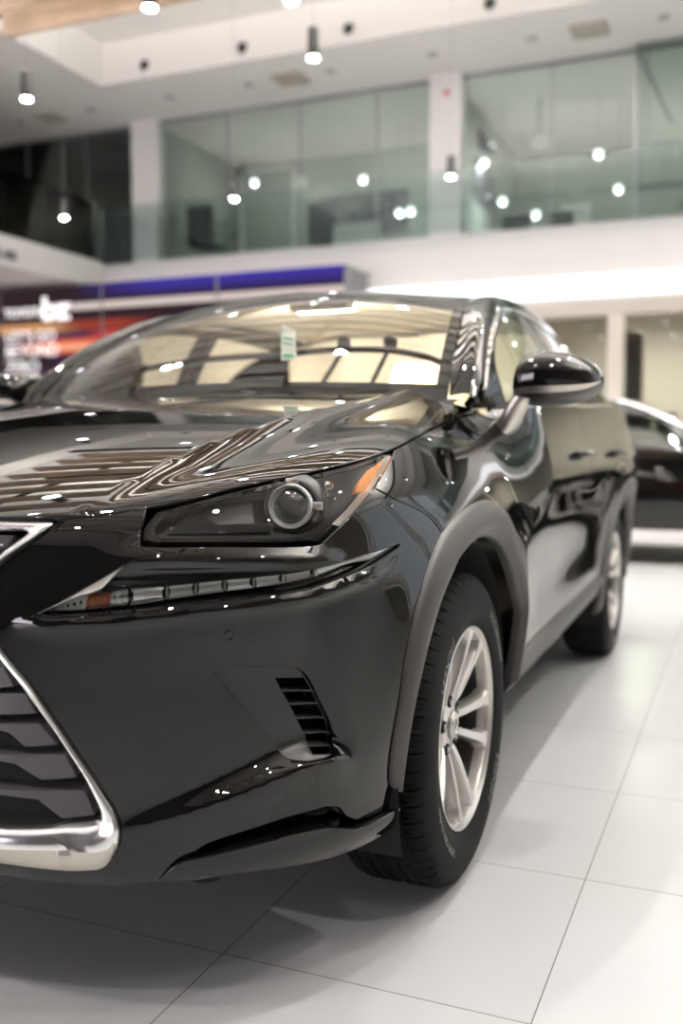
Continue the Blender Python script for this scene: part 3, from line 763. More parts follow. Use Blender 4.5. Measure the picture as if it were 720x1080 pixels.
# --- wheel arch cladding
def cladding(OUT_, IN_, n=110):
    mid = lambda k: [tuple(q) for q in (spline(OUT_, 60)*(1-k)+spline(IN_, 60)*k)]
    g = rails(lambda a, b, d: skin(a, b, d), [(OUT_, -.012), (mid(.02), .003), (mid(.10), .010), (mid(.55), .015), (mid(.72), .016), (mid(.80), .008), (mid(.96), .002), (IN_, -.004), (IN_, -.022)], n)
    a = mobj('arch_cladding', g[0], g[1], M['satin'], car, auto=60)
    g = flip(g); b = mobj('arch_cladding', g[0], g[1], M['satin'], car, auto=60)
    return a, b
cladding(FRONT_OUT, FRONT_IN)
RC = LF+2.66
cladding(arc(RC, .505, 190, -5, 30), arc(RC, .425, 188, -5, 30))
# --- sill cladding
so = [(2.03,.405),(2.06,.425),(2.25,.432),(2.7,.435),(3.2,.440),(RC-.50,.447)]; si = [(2.00,.34),(2.04,.335),(2.25,.335),(2.7,.340),(3.2,.348),(RC-.47,.36)]
sl = [(a, b-.065) for a, b in si]
g = rails(lambda a, b, d: skin(a, b, d), [(so, -.01), ([(a, b-.004) for a, b in so], .008), ([(a, b-.030) for a, b in so], .014), ([(.5*a+.5*c, .5*b+.5*e+.004) for (a, b), (c, e) in zip(so, si)], .006), (si, -.012), (sl, -.075), ([(a, b-.02) for a, b in sl], -.30)], 60)
mobj('sill', g[0], g[1], M['satin'], car, auto=35); g = flip(g); mobj('sill', g[0], g[1], M['satin'], car, auto=35)
# --- doors
def belt(x): return np.interp(x, [-3.6,-3.2,-2.6,-1.6,-.9,-.5], [1.20,1.21,1.195,1.165,1.14,1.118])
def bl_(L): return float(belt(LF-L))
ft = [(L, bl_(L)) for L in np.linspace(DG, 3.175, 12)]
front_door = chain((ft, True), ([ft[-1],(3.18,.90),(3.18,.446)], False), ([(3.18,.446),(DG,.436)], False), ([(DG,.436),(DG-.002,.7),(DG-.006,.9),(DG,ft[0][1])], True), step=.016)
fd = panel('door', front_door, M['paint'], step=.018)
rt = [(L, bl_(L)) for L in np.linspace(3.186, 4.10, 12)]
arcd = arc(RC, .512, 168, 118, 12)
rear_door = chain((rt, True), ([rt[-1],(4.08,.95),(3.985,.83)], True), ([(3.985,.83)]+arcd[::-1], True), ([arcd[0],(RC-.505,.452)], False), ([(RC-.505,.452),(3.186,.446),(3.186,rt[0][1])], False), step=.016)
rd = panel('door', rear_door, M['paint'], step=.018)
for pair, hx in ((fd, 2.98), (rd, 3.90)):
    for dd, s in zip(pair, (1, -1)):
        c = skin(hx, .985, 0); hb = tube([tuple(skin(hx-.11+.022*i, .985, .004+.030*math.sin(pi*i/10)**.4)) for i in range(11)], [.010]+[.013]*9+[.010], 10)
        if s < 0: hb = flip(hb)
        mobj('handle', hb[0], hb[1], M['paint'], dd, auto=60)
# --- quarter panel and tail
zt = [(L, bl_(L)) for L in np.linspace(4.105, LS, 5)]+[(LS+.4,1.19),(LS+.9,1.12),(LT,1.08)]
arcq = arc(RC, .512, 112, 5, 20)
quarter = chain((zt, True), ([zt[-1],(LT,.62),(LT,.30)], False), ([(LT,.30),(LS+.6,.30),(RC+.512,.40)], True), (arcq[::-1], True), ([arcq[0],(3.990,.835),(4.086,.95),(4.105,zt[0][1])], True), step=.024)
q = two(cut(skd(0), quarter, step=.028)); mobj('rear_body', q[0], q[1], M['paint'], car, q[2])
tl = chain(([(LS+.35,.93),(LS+1.0,.90),(LS+1.05,.98),(LS+.45,1.06),(LS+.30,1.02),(LS+.35,.93)], False), step=.02)
for s in (1, -1):
    p = cut(skd(.006), tl, step=.03, lip=.01); p = p if s > 0 else flip(p); mobj('tail_lamp', p[0], p[1], M['tail'] if 'tail' in M else M.setdefault('tail', mat('tail_lamp_red', (.35,.01,.01), .15, coat=1)), car, p[2])
# --- greenhouse
RAIL = np.array([(-.47,.800,1.128),(-.52,.792,1.20),(-.60,.776,1.262),(-.80,.738,1.375),(-1.13,.690,1.482),(-1.45,.672,1.512),(-1.75,.665,1.518),(-2.1,.66,1.505),(-2.4,.655,1.478),(-2.75,.648,1.42),(-3.1,.64,1.335),(-3.36,.63,1.25)])
REDGE = np.array([(-.43,.715,1.150),(-.50,.700,1.215),(-.59,.680,1.278),(-.80,.640,1.398),(-1.05,.590,1.500),(-1.4,.592,1.556),(-1.75,.592,1.577),(-2.1,.592,1.575),(-2.4,.59,1.555),(-2.8,.585,1.505),(-3.15,.575,1.435),(-3.40,.565,1.36)])
def rail_at(x):
    x = np.asarray(x, float); R_ = RAIL[::-1]
    return np.interp(x, R_[:, 0], R_[:, 1]), np.interp(x, R_[:, 0], R_[:, 2])
_rs = spline(RAIL, 200); _rs = _rs[np.argsort(_rs[:, 0])]
def sidef(x, w):
    x = np.asarray(x, float); t = np.asarray(w, float)/.35
    zb = belt(x); yb = W_of(zb, x); yt = np.interp(x, _rs[:, 0], _rs[:, 1]); zt_ = np.interp(x, _rs[:, 0], _rs[:, 2])
    zt_ = np.maximum(zt_, zb+.01)
    y = yb*(1-t)+yt*t+.022*4*t*(1-t)*np.clip((zt_-zb)/.3, 0, 1); z = zb*(1-t)+zt_*t
    return np.stack([x, y, z], -1)
g1 = chain(([(-.66,.03),(-1.52,.02)], False), ([(-1.52,.02),(-1.50,.325)], False), ([(-1.50,.325),(-1.1,.322),(-.85,.315),(-.72,.30),(-.66,.25),(-.65,.10),(-.66,.03)], True), step=.014)
g2 = chain(([(-1.60,.02),(-2.42,.02),(-2.47,.322),(-1.58,.325),(-1.60,.02)], False), step=.014)
g3 = chain(([(-2.50,.03),(-2.95,.06),(-3.02,.12),(-2.9,.28),(-2.55,.318),(-2.50,.03)], False), step=.014)
wf = chain(([(-.50,.0),(-1.5,.0),(-3.2,.0)], False), ([(-3.2,0),(-3.2,.345)], False), ([(-3.2,.345),(-1.5,.345),(-.50,.345),(-.50,0)], False), step=.016)
frames = panel('window_frame', wf, M['gloss_black'], [g1, g2, g3], .022, fn=lambda x, w: sidef(x, w)-np.array([0,.004,0]), sign=-1, lip=.02)
for gg in (g1, g2, g3):
    panel('side_window', gg, M['sideglass'], step=.03, fn=sidef, sign=-1, lip=.003)
def sfr(x, w, d): 
    P = sidef(x, w); P = P+np.stack([0*x, 0*x+d, 0*x], -1); return P
for pts in ([(-.50,.338),(-.6,.340),(-.85,.340),(-1.5,.342),(-2.5,.342),(-3.1,.335)], [(-.55,.004),(-1.0,.004),(-2.0,.004),(-3.1,.02)]):
    g = rails(sfr, [([(a, b-.010) for a, b in pts], -.004), ([(a, b-.006) for a, b in pts], .006), ([(a, b+.004) for a, b in pts], .008), ([(a, b+.009) for a, b in pts], -.004)], 120)
    mobj('window_trim', g[0], g[1], M['chrome'], car, auto=50); g = flip(g); mobj('window_trim', g[0], g[1], M['chrome'], car, auto=50)
# pillar / roof side strip
a_ = spline(REDGE, 120); b_ = spline(RAIL, 120); rows = []
for t in np.linspace(0, 1, 9):
    m_ = a_*(1-t)+b_*t; bul = math.sin(pi*t)
    rows.append(m_+np.array([0.012,.016,.016])*bul)
g = grid(np.array(rows)[::-1]); mobj('pillar', g[0], g[1], M['paint'], car); g = flip(g); mobj('pillar', g[0], g[1], M['paint'], car)
# roof
rc = [(-.97,0,1.552),(-1.3,0,1.594),(-1.6,0,1.612),(-2.0,0,1.617),(-2.5,0,1.60),(-3.0,0,1.555),(-3.45,0,1.49)]
re = [tuple(q) for q in REDGE[4:]]
ra = rc+re+[(x, -y, z) for x, y, z in re]; _rt = tps([(q[0], q[1]) for q in ra], [q[2] for q in ra], 1e-5)
rfn = lambda x, y: np.stack([x, y, _rt(x, y)], -1)
top = [(-.975-.075*(u*u), .59*u) for u in np.linspace(0, 1, 10)]
ro = dens(top, .03).tolist()+dens([(q[0], q[1]) for q in re], .03).tolist()[1:]+dens([(-3.40,.565),(-3.47,.3),(-3.48,0)], .03).tolist()[1:]
ro = ro+[(x, -y) for x, y in ro[::-1]][1:-1]
p = cut(rfn, [tuple(q) for q in ro], step=.035, lip=.02); mobj('roof', p[0], p[1], M['paint'], car, p[2])
p = cut(lambda x, y: np.stack([x, y, _rt(x, y)-.035], -1), [tuple(q) for q in ro], step=.05, sign=-1, lip=.005); mobj('headliner', p[0], p[1], M['beige'], car, p[2])
# windscreen
def wsf(u, w):
    u = np.asarray(u, float)/.65; t = np.asarray(w, float)/.7; k = np.abs(u)**2.2
    xb, yb, zb = -.335-.100*k, .712*u, 1.160-.012*k
    ye = .590*u; xt = -.975-.078*k; ztt = 1.552-.052*k
    b = 4*t*(1-t)
    return np.stack([xb*(1-t)+xt*t+.030*b, yb*(1-t)+ye*t+.012*np.sign(u)*k*b, zb*(1-t)+ztt*t+.035*b], -1)
wso = chain(([(-.645,-.05),(.645,-.05)], False), ([(.645,-.05),(.645,.695)], False), ([(.645,.695),(-.645,.695),(-.645,-.05)], False), step=.02)
p = cut(wsf, wso, step=.03, lip=.004); ws = mobj('windshield', p[0], p[1], M['windscreen'], car, p[2])
wsi = chain(([(-.615,.06),(.615,.06),(.615,.670),(-.615,.670),(-.615,.06)], False), step=.02)
p = cut(lambda u, w: wsf(u, w)-np.array([.003,0,.005]), wso, [wsi], .025, 1, .003); mobj('windshield_border', p[0], p[1], M['matte'], ws, p[2])
# sticker in the windscreen: white sheet with green stripes
M['sheet'] = mat('white_sheet', (.85,.87,.85), .5); M['green'] = mat('green_print', (.02,.40,.18), .5)
QS = np.array([(.173,.162),(.217,.166),(.157,.335),(.098,.375)])      # bl, br, tr, tl on the glass
def qq(a, b): return tuple(QS[0]*(1-a)*(1-b)+QS[1]*a*(1-b)+QS[2]*a*b+QS[3]*(1-a)*b)
for nm, a0, a1, c0, c1, mm, off in (('inspection_sheet', 0,1,0,1,'sheet',.006),('sheet_stripe',.15,.85,.06,.14,'green',.004),('sheet_stripe',.15,.85,.42,.46,'green',.004),('sheet_stripe',.15,.85,.58,.62,'green',.004)):
    o = chain(([qq(a0,c0),qq(a1,c0),qq(a1,c1),qq(a0,c1),qq(a0,c0)], False), step=.01)
    p = cut(lambda u, w: wsf(u, w)-np.array([off*.5, 0, off]), o, step=.03, lip=.001, rnd=.0003); mobj(nm, p[0], p[1], M[mm], ws, p[2])
# cowl and wipers
cw = []
for i, (ox, oz) in enumerate([(.035,-.055),(.03,-.012),(-.005,-.006),(-.05,.0)]):
    cw.append([(-.335-.105*(abs(u)**2.2)+ox, .735*u, 1.160-.016*abs(u)**2+oz) for u in np.linspace(-1, 1, 41)])
g = grid(np.array(cw)[::-1]); mobj('cowl', g[0], g[1], M['satin_dark'], car)
for (y0, y1) in ((.45,-.16),(-.25,-.62)):
    pts = []; 
    for i in range(9):
        t = i/8; u = (y0+(y1-y0)*t)/.712*.65; q = wsf(u, -.045+.02*math.sin(pi*t)); pts.append(tuple(q+np.array([.022,0,.012])))
    w_ = mobj('wiper', *tube(pts, .007, 8), M['matte'], car)
    pv = wsf(y0/.712*.65, -.06)+np.array([.03,0,.0]); mp = pts[4]
    mobj('wiper_arm', *tube([tuple(pv), (mp[0]+.01, mp[1], mp[2]+.012), mp], .008, 8), M['satin_dark'], w_)
# rear window and rear lid closing
gr = []
for t in np.linspace(0, 1, 8):
    row = []
    for u in np.linspace(-1, 1, 25):
        k = abs(u)**2.5
        a = np.array([-3.47+.07*k, .60*u, 1.488-.13*k]); b = np.array([-3.68+.14*k, .78*u, 1.09+.01*k]); row.append(a*(1-t)+b*t+np.array([-.03,0,.02])*4*t*(1-t))
    gr.append(row)
g = grid(np.array(gr)); mobj('rear_window', g[0], g[1], M['sideglass'], car)
for s in (1,-1):
    r0 = [(-3.40,.565,1.36),(-3.46,.60,1.30),(-3.50,.70,1.20),(-3.54,.76,1.10)]; r1 = [(-3.36,.63,1.25),(-3.38,.70,1.22),(-3.42,.78,1.18),(-3.46,.82,1.14)]; r2 = [(-3.2,.64,1.30),(-3.2,.72,1.27),(-3.2,.80,1.23),(-3.2,.85,1.205)]
    g = grid(np.array([spline(r0, 12), spline(r1, 12), spline(r2, 12)]));
    if s < 0: g = flip(g)
    mobj('rear_pillar', g[0], g[1], M['paint'], car)
g = grid(np.array([[(-3.47-.0,.55*u,1.50-.10*abs(u)**2.5) for u in np.linspace(-1,1,15)],[(-3.62,.50*u,1.475-.08*abs(u)**2.5) for u in np.linspace(-1,1,15)],[(-3.60,.50*u,1.455-.08*abs(u)**2.5) for u in np.linspace(-1,1,15)],[(-3.48,.55*u,1.47-.10*abs(u)**2.5) for u in np.linspace(-1,1,15)]])); mobj('roof_spoiler', g[0], g[1], M['paint'], car)
# underbody and wheel wells
p = bevbox(-3.45, .70, -.62, .62, .22, .34, .03); mobj('underbody', p[0], p[1], M['matte'], car, auto=30)
def well(cx, s):
    rows = []
    for y in (.875,.60,.52):
        rows.append([(cx+.436*math.cos(a), s*y, .36+.436*math.sin(a)) for a in np.linspace(-.35, pi+.35, 40)])
    g = grid(np.array(rows)); V = g[0]+[(cx, s*.52, .36)]; b0 = 80
    F = g[1]+[(b0+i, b0+i+1, 120) for i in range(39)]
    mobj('wheel_well', V, F, M['matte'], car)
for cx in (0,-2.66):
    for s in (1,-1): well(cx, s)
# firewall / floor so that nothing shows through the body
for nm, pp in (('engine_cover', bevbox(-.30,.55,-.50,.50,.55,.86,.03)), ('cabin_floor', bevbox(-3.3,-.45,-.74,.74,.36,.46,.03)), ('bulkhead', bevbox(-.50,-.44,-.66,.66,.42,1.05,.01))):
    mobj(nm, pp[0], pp[1], M['matte'], car, auto=30)
# --- interior
P_ = []
for t, (dx_, z_) in zip(range(5), [(-.42,1.02),(-.50,1.125),(-.75,1.135),(-1.02,1.10),(-1.06,.86)]):
    P_.append([(dx_-.06*abs(u)**2, .69*u, z_-.01*u*u) for u in np.linspace(-1, 1, 25)])
g = grid(np.array(P_)[::-1]); mobj('dashboard', g[0], g[1], M['interior'], car, auto=50)
sw = []
for k in range(41):
    a = 2*pi*k/40; sw.append((-1.12-.07*math.sin(a), .37+.185*math.cos(a), 1.03+.165*math.sin(a)))
swp = join(tube(sw, .014, 8), tube([(-1.11,.20,1.03),(-1.11,.54,1.03)], .014, 8), tube([(-1.11,.37,1.03),(-1.05,.37,.87)], .02, 8), tube([(-1.0,.37,1.0),(-1.14,.37,1.03)], .05, 12))
mobj('steering_wheel', swp[0], swp[1], M['interior'], car, auto=60)
for (sx0, sy) in ((-1.40,.30),(-1.45,-.37),(-2.35,.37),(-2.35,-.37)):
    sm_ = M['seat'] if sy == .30 else M['interior']; sh_ = .07
    st = empty('car_seat', parent=car)
    p = bevbox(sx0-.02, sx0+.50, sy-.25, sy+.25, .60, .76, .06, 3); mobj('seat', p[0], p[1], sm_, st, auto=60)
    rows = []
    for t in np.linspace(0, 1, 8):
        w_ = (.215 if sy == .30 else .245)-.05*t**3; cxx = sx0-.02-.20*t; zz = .72+(.625 if sy == .30 else .44)*t
        rows.append([(cxx+.07*math.cos(a)*(1-.3*t), sy+w_*math.sin(a), zz) for a in np.linspace(0, 2*pi, 25)[:-1]])
    g = grid(np.array(rows), True); g = (g[0], g[1]+[tuple(range(24))[::-1], tuple(range(7*24, 8*24))]); mobj('backrest', g[0], g[1], sm_, st, auto=50)
    if sy != .30: p = bevbox(sx0-.30, sx0-.19, sy-.12, sy+.12, 1.14, 1.265, .05, 3); mobj('headrest', p[0], p[1], M['interior'], st, auto=60)
# made-up dark bow imitating a reflected arch in the windscreen, with two knobs
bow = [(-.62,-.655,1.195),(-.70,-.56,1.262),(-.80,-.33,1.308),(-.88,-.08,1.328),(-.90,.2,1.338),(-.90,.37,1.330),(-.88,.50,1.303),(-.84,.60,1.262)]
dl_ = bpy.data.lights.new('cabin_fill', 'AREA'); dl_.shape = 'RECTANGLE'; dl_.size = .5; dl_.size_y = .16; dl_.energy = 24; dl_.color = (1,.93,.80)  # fill light added to brighten the headliner and cabin, with a dummy cover
do_ = bpy.data.objects.new('cabin_fill', dl_); C.objects.link(do_); do_.location = (-1.18,0,1.47); do_.rotation_euler = (0,1.15,0)
lm = bevbox(-1.24,-1.14,-.12,.12,1.515,1.545,.01); mobj('fill_light_cover', lm[0], lm[1], M['sheet'], car, auto=40)
dl_.size = .12; dl_.size_y = .4; do_.parent = car
mobj('reflection_bow', *tube(spline(bow, 40).tolist(), .011, 10), M['matte'], car)
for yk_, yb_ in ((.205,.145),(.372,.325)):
    cl_ = join(bevbox(-.93,-.88,yk_-.020,yk_+.020,1.338,1.378,.012)); cb = mobj('reflection_knob', cl_[0], cl_[1], M['matte'], car, auto=50)
    cl_ = tube([(-.90,yk_,1.34),(-.86,yb_,1.225),(-.84,yb_,1.13)], .008, 8); mobj('reflection_strut', cl_[0], cl_[1], M['matte'], cb)

cu_ = []  # beige sheet added to brighten the view through the windscreen, no car part
for zz in np.linspace(.75, 1.545, 8):
    cu_.append([(-2.25-.12*(1-abs(u)**2)+.05*math.sin(u*9), .66*u, zz-.05*abs(u)**3*(zz > 1.5)) for u in np.linspace(-1, 1, 41)])
g = grid(np.array(cu_)); mobj('added_backdrop', g[0], g[1], M['beige'], car)
# --- door mirrors
def door_mirror(flipit):
    t = empty('door_mirror', parent=car)
    def put(name, p, m, auto=None, parent=t):
        if flipit: p = flip(p)
        return mobj(name, p[0], p[1], m, parent, auto=auto)
    # shell sections along y: (y, z_low, z_high, x_front, x_back)
    secs = [(.862,1.150,1.205,-.56,-.63),(.870,1.135,1.240,-.53,-.66),(.885,1.130,1.268,-.515,-.675),(.93,1.128,1.282,-.50,-.685),(.98,1.130,1.279,-.50,-.69),(1.03,1.138,1.266,-.515,-.69),(1.065,1.152,1.248,-.54,-.69),(1.088,1.172,1.226,-.575,-.685),(1.097,1.190,1.208,-.61,-.67)]
    ys = [s[0] for s in secs]; SS = np.array(secs); n = 36; m = 28
    yy = spline(SS, m)
    def ring(s, z0, z1):
        out = []
        y, zl, zh, xf_, xb = s; zc = (zl+zh)/2; rz = (zh-zl)/2; rx = (xf_-xb)
        for a in np.linspace(z0, z1, n):
            c, s_ = math.cos(a), math.sin(a)
            out.append((xb+rx*abs(c)**.7 if c > 0 else xb, y, zc+rz*np.sign(s_)*abs(s_)**.8))
        return out
    def part(a0, a1, grow=0.0):
        return grid(np.array([ring((s[0], s[1]-grow, s[2]+grow, s[3]+grow, s[4]), a0, a1) for s in yy]))
    split = -.30
    put('mirror_shell', part(split+.0, pi/2), M['paint'])
    put('mirror_base_shell', part(-pi/2, split-.22), M['satin_dark'])
    put('mirror_trim', part(split-.24, split+.02, .003), M['chrome_satin'])
    # closing face + glass
    back = [(s[4], s[0], s[1]) for s in yy]+[(s[4], s[0], s[2]) for s in yy[::-1]]
    put('mirror_rim', (back, [tuple(range(len(back)))]), M['satin_dark'])
    c = np.mean(back, 0); gl = [(q[0]-.002, c[1]+(q[1]-c[1])*.9, c[2]+(q[2]-c[2])*.88) for q in back]
    put('mirror_glass', (gl, [tuple(range(len(gl)))]), M['chrome'])
    # foot: from the door up into the shell
    ft = spline([(-.62,.79,1.035),(-.62,.822,1.055),(-.61,.850,1.095),(-.60,.885,1.150),(-.60,.93,1.165)], 14)
    w = np.linspace(1, 0, 14)
    rows = []
    for i, q in enumerate(ft):
        tt = (ft[min(i+1, 13)]-ft[max(i-1, 0)]); tt /= np.linalg.norm(tt); nn = np.cross(tt, [1,0,0]); nn /= np.linalg.norm(nn)
        hx = .055+.01*w[i]; hz = .020+.006*w[i]
        rows.append([q+np.array([hx*np.sign(math.cos(a))*abs(math.cos(a))**.5, 0, 0])+nn*hz*np.sign(math.sin(a))*abs(math.sin(a))**.5 for a in np.linspace(0, 2*pi, 25)[:-1]])
    g = grid(np.array(rows), True); put('mirror_foot', (g[0], g[1]+[tuple(range(24))[::-1], tuple(range(13*24, 14*24))]), M['chrome_satin'], 50)
    p = bevbox(-.72,-.52,.77,.835,.985,1.060,.02); put('mirror_mount', p, M['satin_dark'], 50)
    return t
door_mirror(False); door_mirror(True)
# --- wheels
def tyre_profile():
    # (r, y) from inner bead over the tread to the outer bead, y outward, 0 = centre plane
    out = [(.232,.096),(.240,.104),(.252,.109),(.270,.1135),(.292,.1150),(.312,.1125),(.328,.1080),(.340,.1020),(.349,.0950),(.3555,.0860),(.3585,.0760)]
    tread = [(.3605,y) for y in (.066,.0595,.058,.050,.040,.0335,.032,.024,.015,.0075,.006)]
    prof = [(r, y) for r, y in out]+tread
    return prof+[(r, -y) for r, y in prof[::-1]]
def make_tyre():
    pr = tyre_profile(); NS = 540; V = []; F = []
    n = len(pr)
    for k in range(NS):
        a = 2*pi*k/NS; ph = (k % 6)
        for i, (r, y) in enumerate(pr):
            ay = abs(y)
            rr = r
            if r > .36:
                # circumferential grooves
                if (.0570 < ay < .0600) or (.031 < ay < .034) or (.0055 < ay < .0078): rr -= .0075
                else:
                    sh = int(ay*300) % 4
                    if (k+sh*2) % 9 in (0,): rr -= .0075
                    elif (k+sh) % 3 == 0: rr -= .0028
            elif r > .345:
                if k % 9 in (0,): rr -= .0070
                elif k % 3 == 0: rr -= .0022
            elif r > .335:
                if k % 9 in (0,): rr -= .003
            V.append((rr*math.cos(a), y, rr*math.sin(a)))
    for k in range(NS):
        for i in range(n-1):
            a = k*n+i; b = ((k+1) % NS)*n+i; F.append((a, a+1, b+1, b))
    return V, F
def make_rim():
    """ten spokes in five pairs; outward is +y, lip at y=.097"""
    parts = {}
    lip = lathe([(.219,.066),(.2195,.088),(.2215,.095),(.2275,.099),(.2315,.1045),(.2345,.1035),(.2350,.099),(.232,.092)], 96, 'y', cap=False)
    face = []
    for k in range(5):
        cen = math.radians(46+72*k)
        for s in (-1, 1):
            # spoke centre line from the hub (r .045) to the lip (r .223); angular offset grows outward
            rows = []
            A_ = np.array([.062*math.cos(cen+s*.30), .062*math.sin(cen+s*.30)]); B_ = np.array([.2235*math.cos(cen+s*.235), .2235*math.sin(cen+s*.235)])
            dr = (B_-A_)/np.linalg.norm(B_-A_); lt_ = np.array([-dr[1], dr[0]])
            for t in np.linspace(0, 1, 14):
                q = A_*(1-t)+B_*t; w = .0105+.0040*t+.012*max(0, t-.86)/.14
                y = .058+.038*t**.75
                def pt(lat, dep): return (q[0]+lt_[0]*lat, y-dep, q[1]+lt_[1]*lat)
                rows.append([pt(-w*1.05, .034), pt(-w*.95, .005), pt(-w*.70, 0), pt(w*.70, 0), pt(w*.95, .005), pt(w*1.05, .034)])
            g = grid(np.array(rows)); face.append((g[0], [f[::-1] for f in g[1]]))
    sp = join(*face)
    hub = lathe([(.075,.020),(.072,.048),(.064,.057),(.050,.061),(.034,.063),(.033,.055)], 60, 'y', cap=False)
    return lip, sp, hub
wheel_meshes = {}
def build_wheel(parent):
    t = empty('wheel', parent=parent)
    V, F = make_tyre()
    ty = mobj('tyre', V, [f[::-1] for f in F], M['rubber'], t, auto=38)
    lip, sp, hub = make_rim()
    rim = mobj('rim', lip[0], [f[::-1] for f in lip[1]], M['alloy'], t, auto=40)
    s_ = mobj('spokes', sp[0], sp[1], M['alloy'], t, auto=35)
    h = mobj('hub', hub[0], hub[1], M['alloy'], t, auto=40)
    cp = lathe([(.033,.055),(.033,.068),(.030,.0715),(.0,.0725)], 40, 'y', cap=False)
    cpo = mobj('hub_cap', cp[0], cp[1], M['alloy'], t, auto=40)
    r2 = lathe([(.020,.0722),(.022,.0738),(.024,.0722)], 32, 'y', cap=False); r3 = tube([(-.010,.074,.012),(-.004,.074,-.008),(.013,.074,-.010)], .0018, 6)
    r2 = join(r2, r3); mobj('cap_mark', r2[0], r2[1], M['chrome'], cpo, auto=50)
    for k in range(5):
        a = math.radians(10+72*k); c = (.0575*math.cos(a), 0, .0575*math.sin(a))
        hole = lathe([(.0145,.0600),(.0140,.0628),(.0125,.0634),(.0118,.0615),(.0,.0612)], 20, 'y', c, cap=False); mobj('lug_hole', hole[0], hole[1], M['matte'], t, auto=40)
        nut = lathe([(.0075,.0612),(.0072,.0640),(.005,.0655),(.0,.0655)], 6, 'y', c, cap=False); mobj('lug_nut', nut[0], nut[1], M['steel'], t, auto=30)
    dk = lathe([(.150,.0),(.150,.018),(.075,.018),(.070,.03),(.0,.03)], 60, 'y', (0,-.02,0), cap=False); mobj('brake_disc', dk[0], dk[1], M['steel'], t, auto=40)
    cal = bevbox(-.175,-.085,-.06,.018,-.055,.075,.012); mobj('brake_caliper', cal[0], cal[1], M['slat_grey'], t, auto=40)
    ba = lathe([(.232,.092),(.228,.02),(.226,-.09),(.214,-.09),(.213,.02),(.2185,.067)], 96, 'y', cap=False); mobj('barrel', ba[0], [f[::-1] for f in ba[1]], M['barrel'], t, auto=40)
    bk = lathe([(.218,-.03),(.0,-.03)], 60, 'y', cap=False); mobj('rim_back', bk[0], bk[1], M['matte'], t)
    # raised maker's letters, bent round the side wall
    def ringtext(s, ac, size, r0, y0=.1135):
        V, F = text_mesh(s, size, .0012, align='CENTER', bold=.0006)
        out = []
        for x, y, z in V:
            a = ac-x/r0; r = r0+y-size*.35
            yy_ = np.interp(r, [.252,.270,.292,.312,.328], [.109,.1135,.115,.1125,.108])
            out.append((r*math.cos(a), yy_+z+.0002, r*math.sin(a)))
        return (out, F)
    for a in (222, 42): txt = ringtext('NEXEN', math.radians(a), .040, .283); mobj('sidewall_lettering', txt[0], txt[1], M['rubber_mark'], ty)
    for a in (140, 320): txt = ringtext('WINGUARD SPORT', math.radians(a), .022, .285); mobj('sidewall_lettering', txt[0], txt[1], M['rubber_mark'], ty)
    return t
w0 = build_wheel(car)
def children(o): return [c for c in bpy.data.objects if c.parent == o]
def copy_tree(o, parent=None):
    c = o.copy(); C.objects.link(c); c.parent = parent
    for ch in children(o): copy_tree(ch, c)
    return c
ws_ = [(w0, 0, 1)]
for cx, s in ((-2.66,1),(0,-1),(-2.66,-1)):
    ws_.append((copy_tree(w0, car), cx, s))
for w, cx, s in ws_:
    w.location = (cx, s*.790, .362)
    if s < 0: w.rotation_euler = (0, 0, pi)
    if cx < -1: w.rotation_euler = (0, .5, 0 if s > 0 else pi)
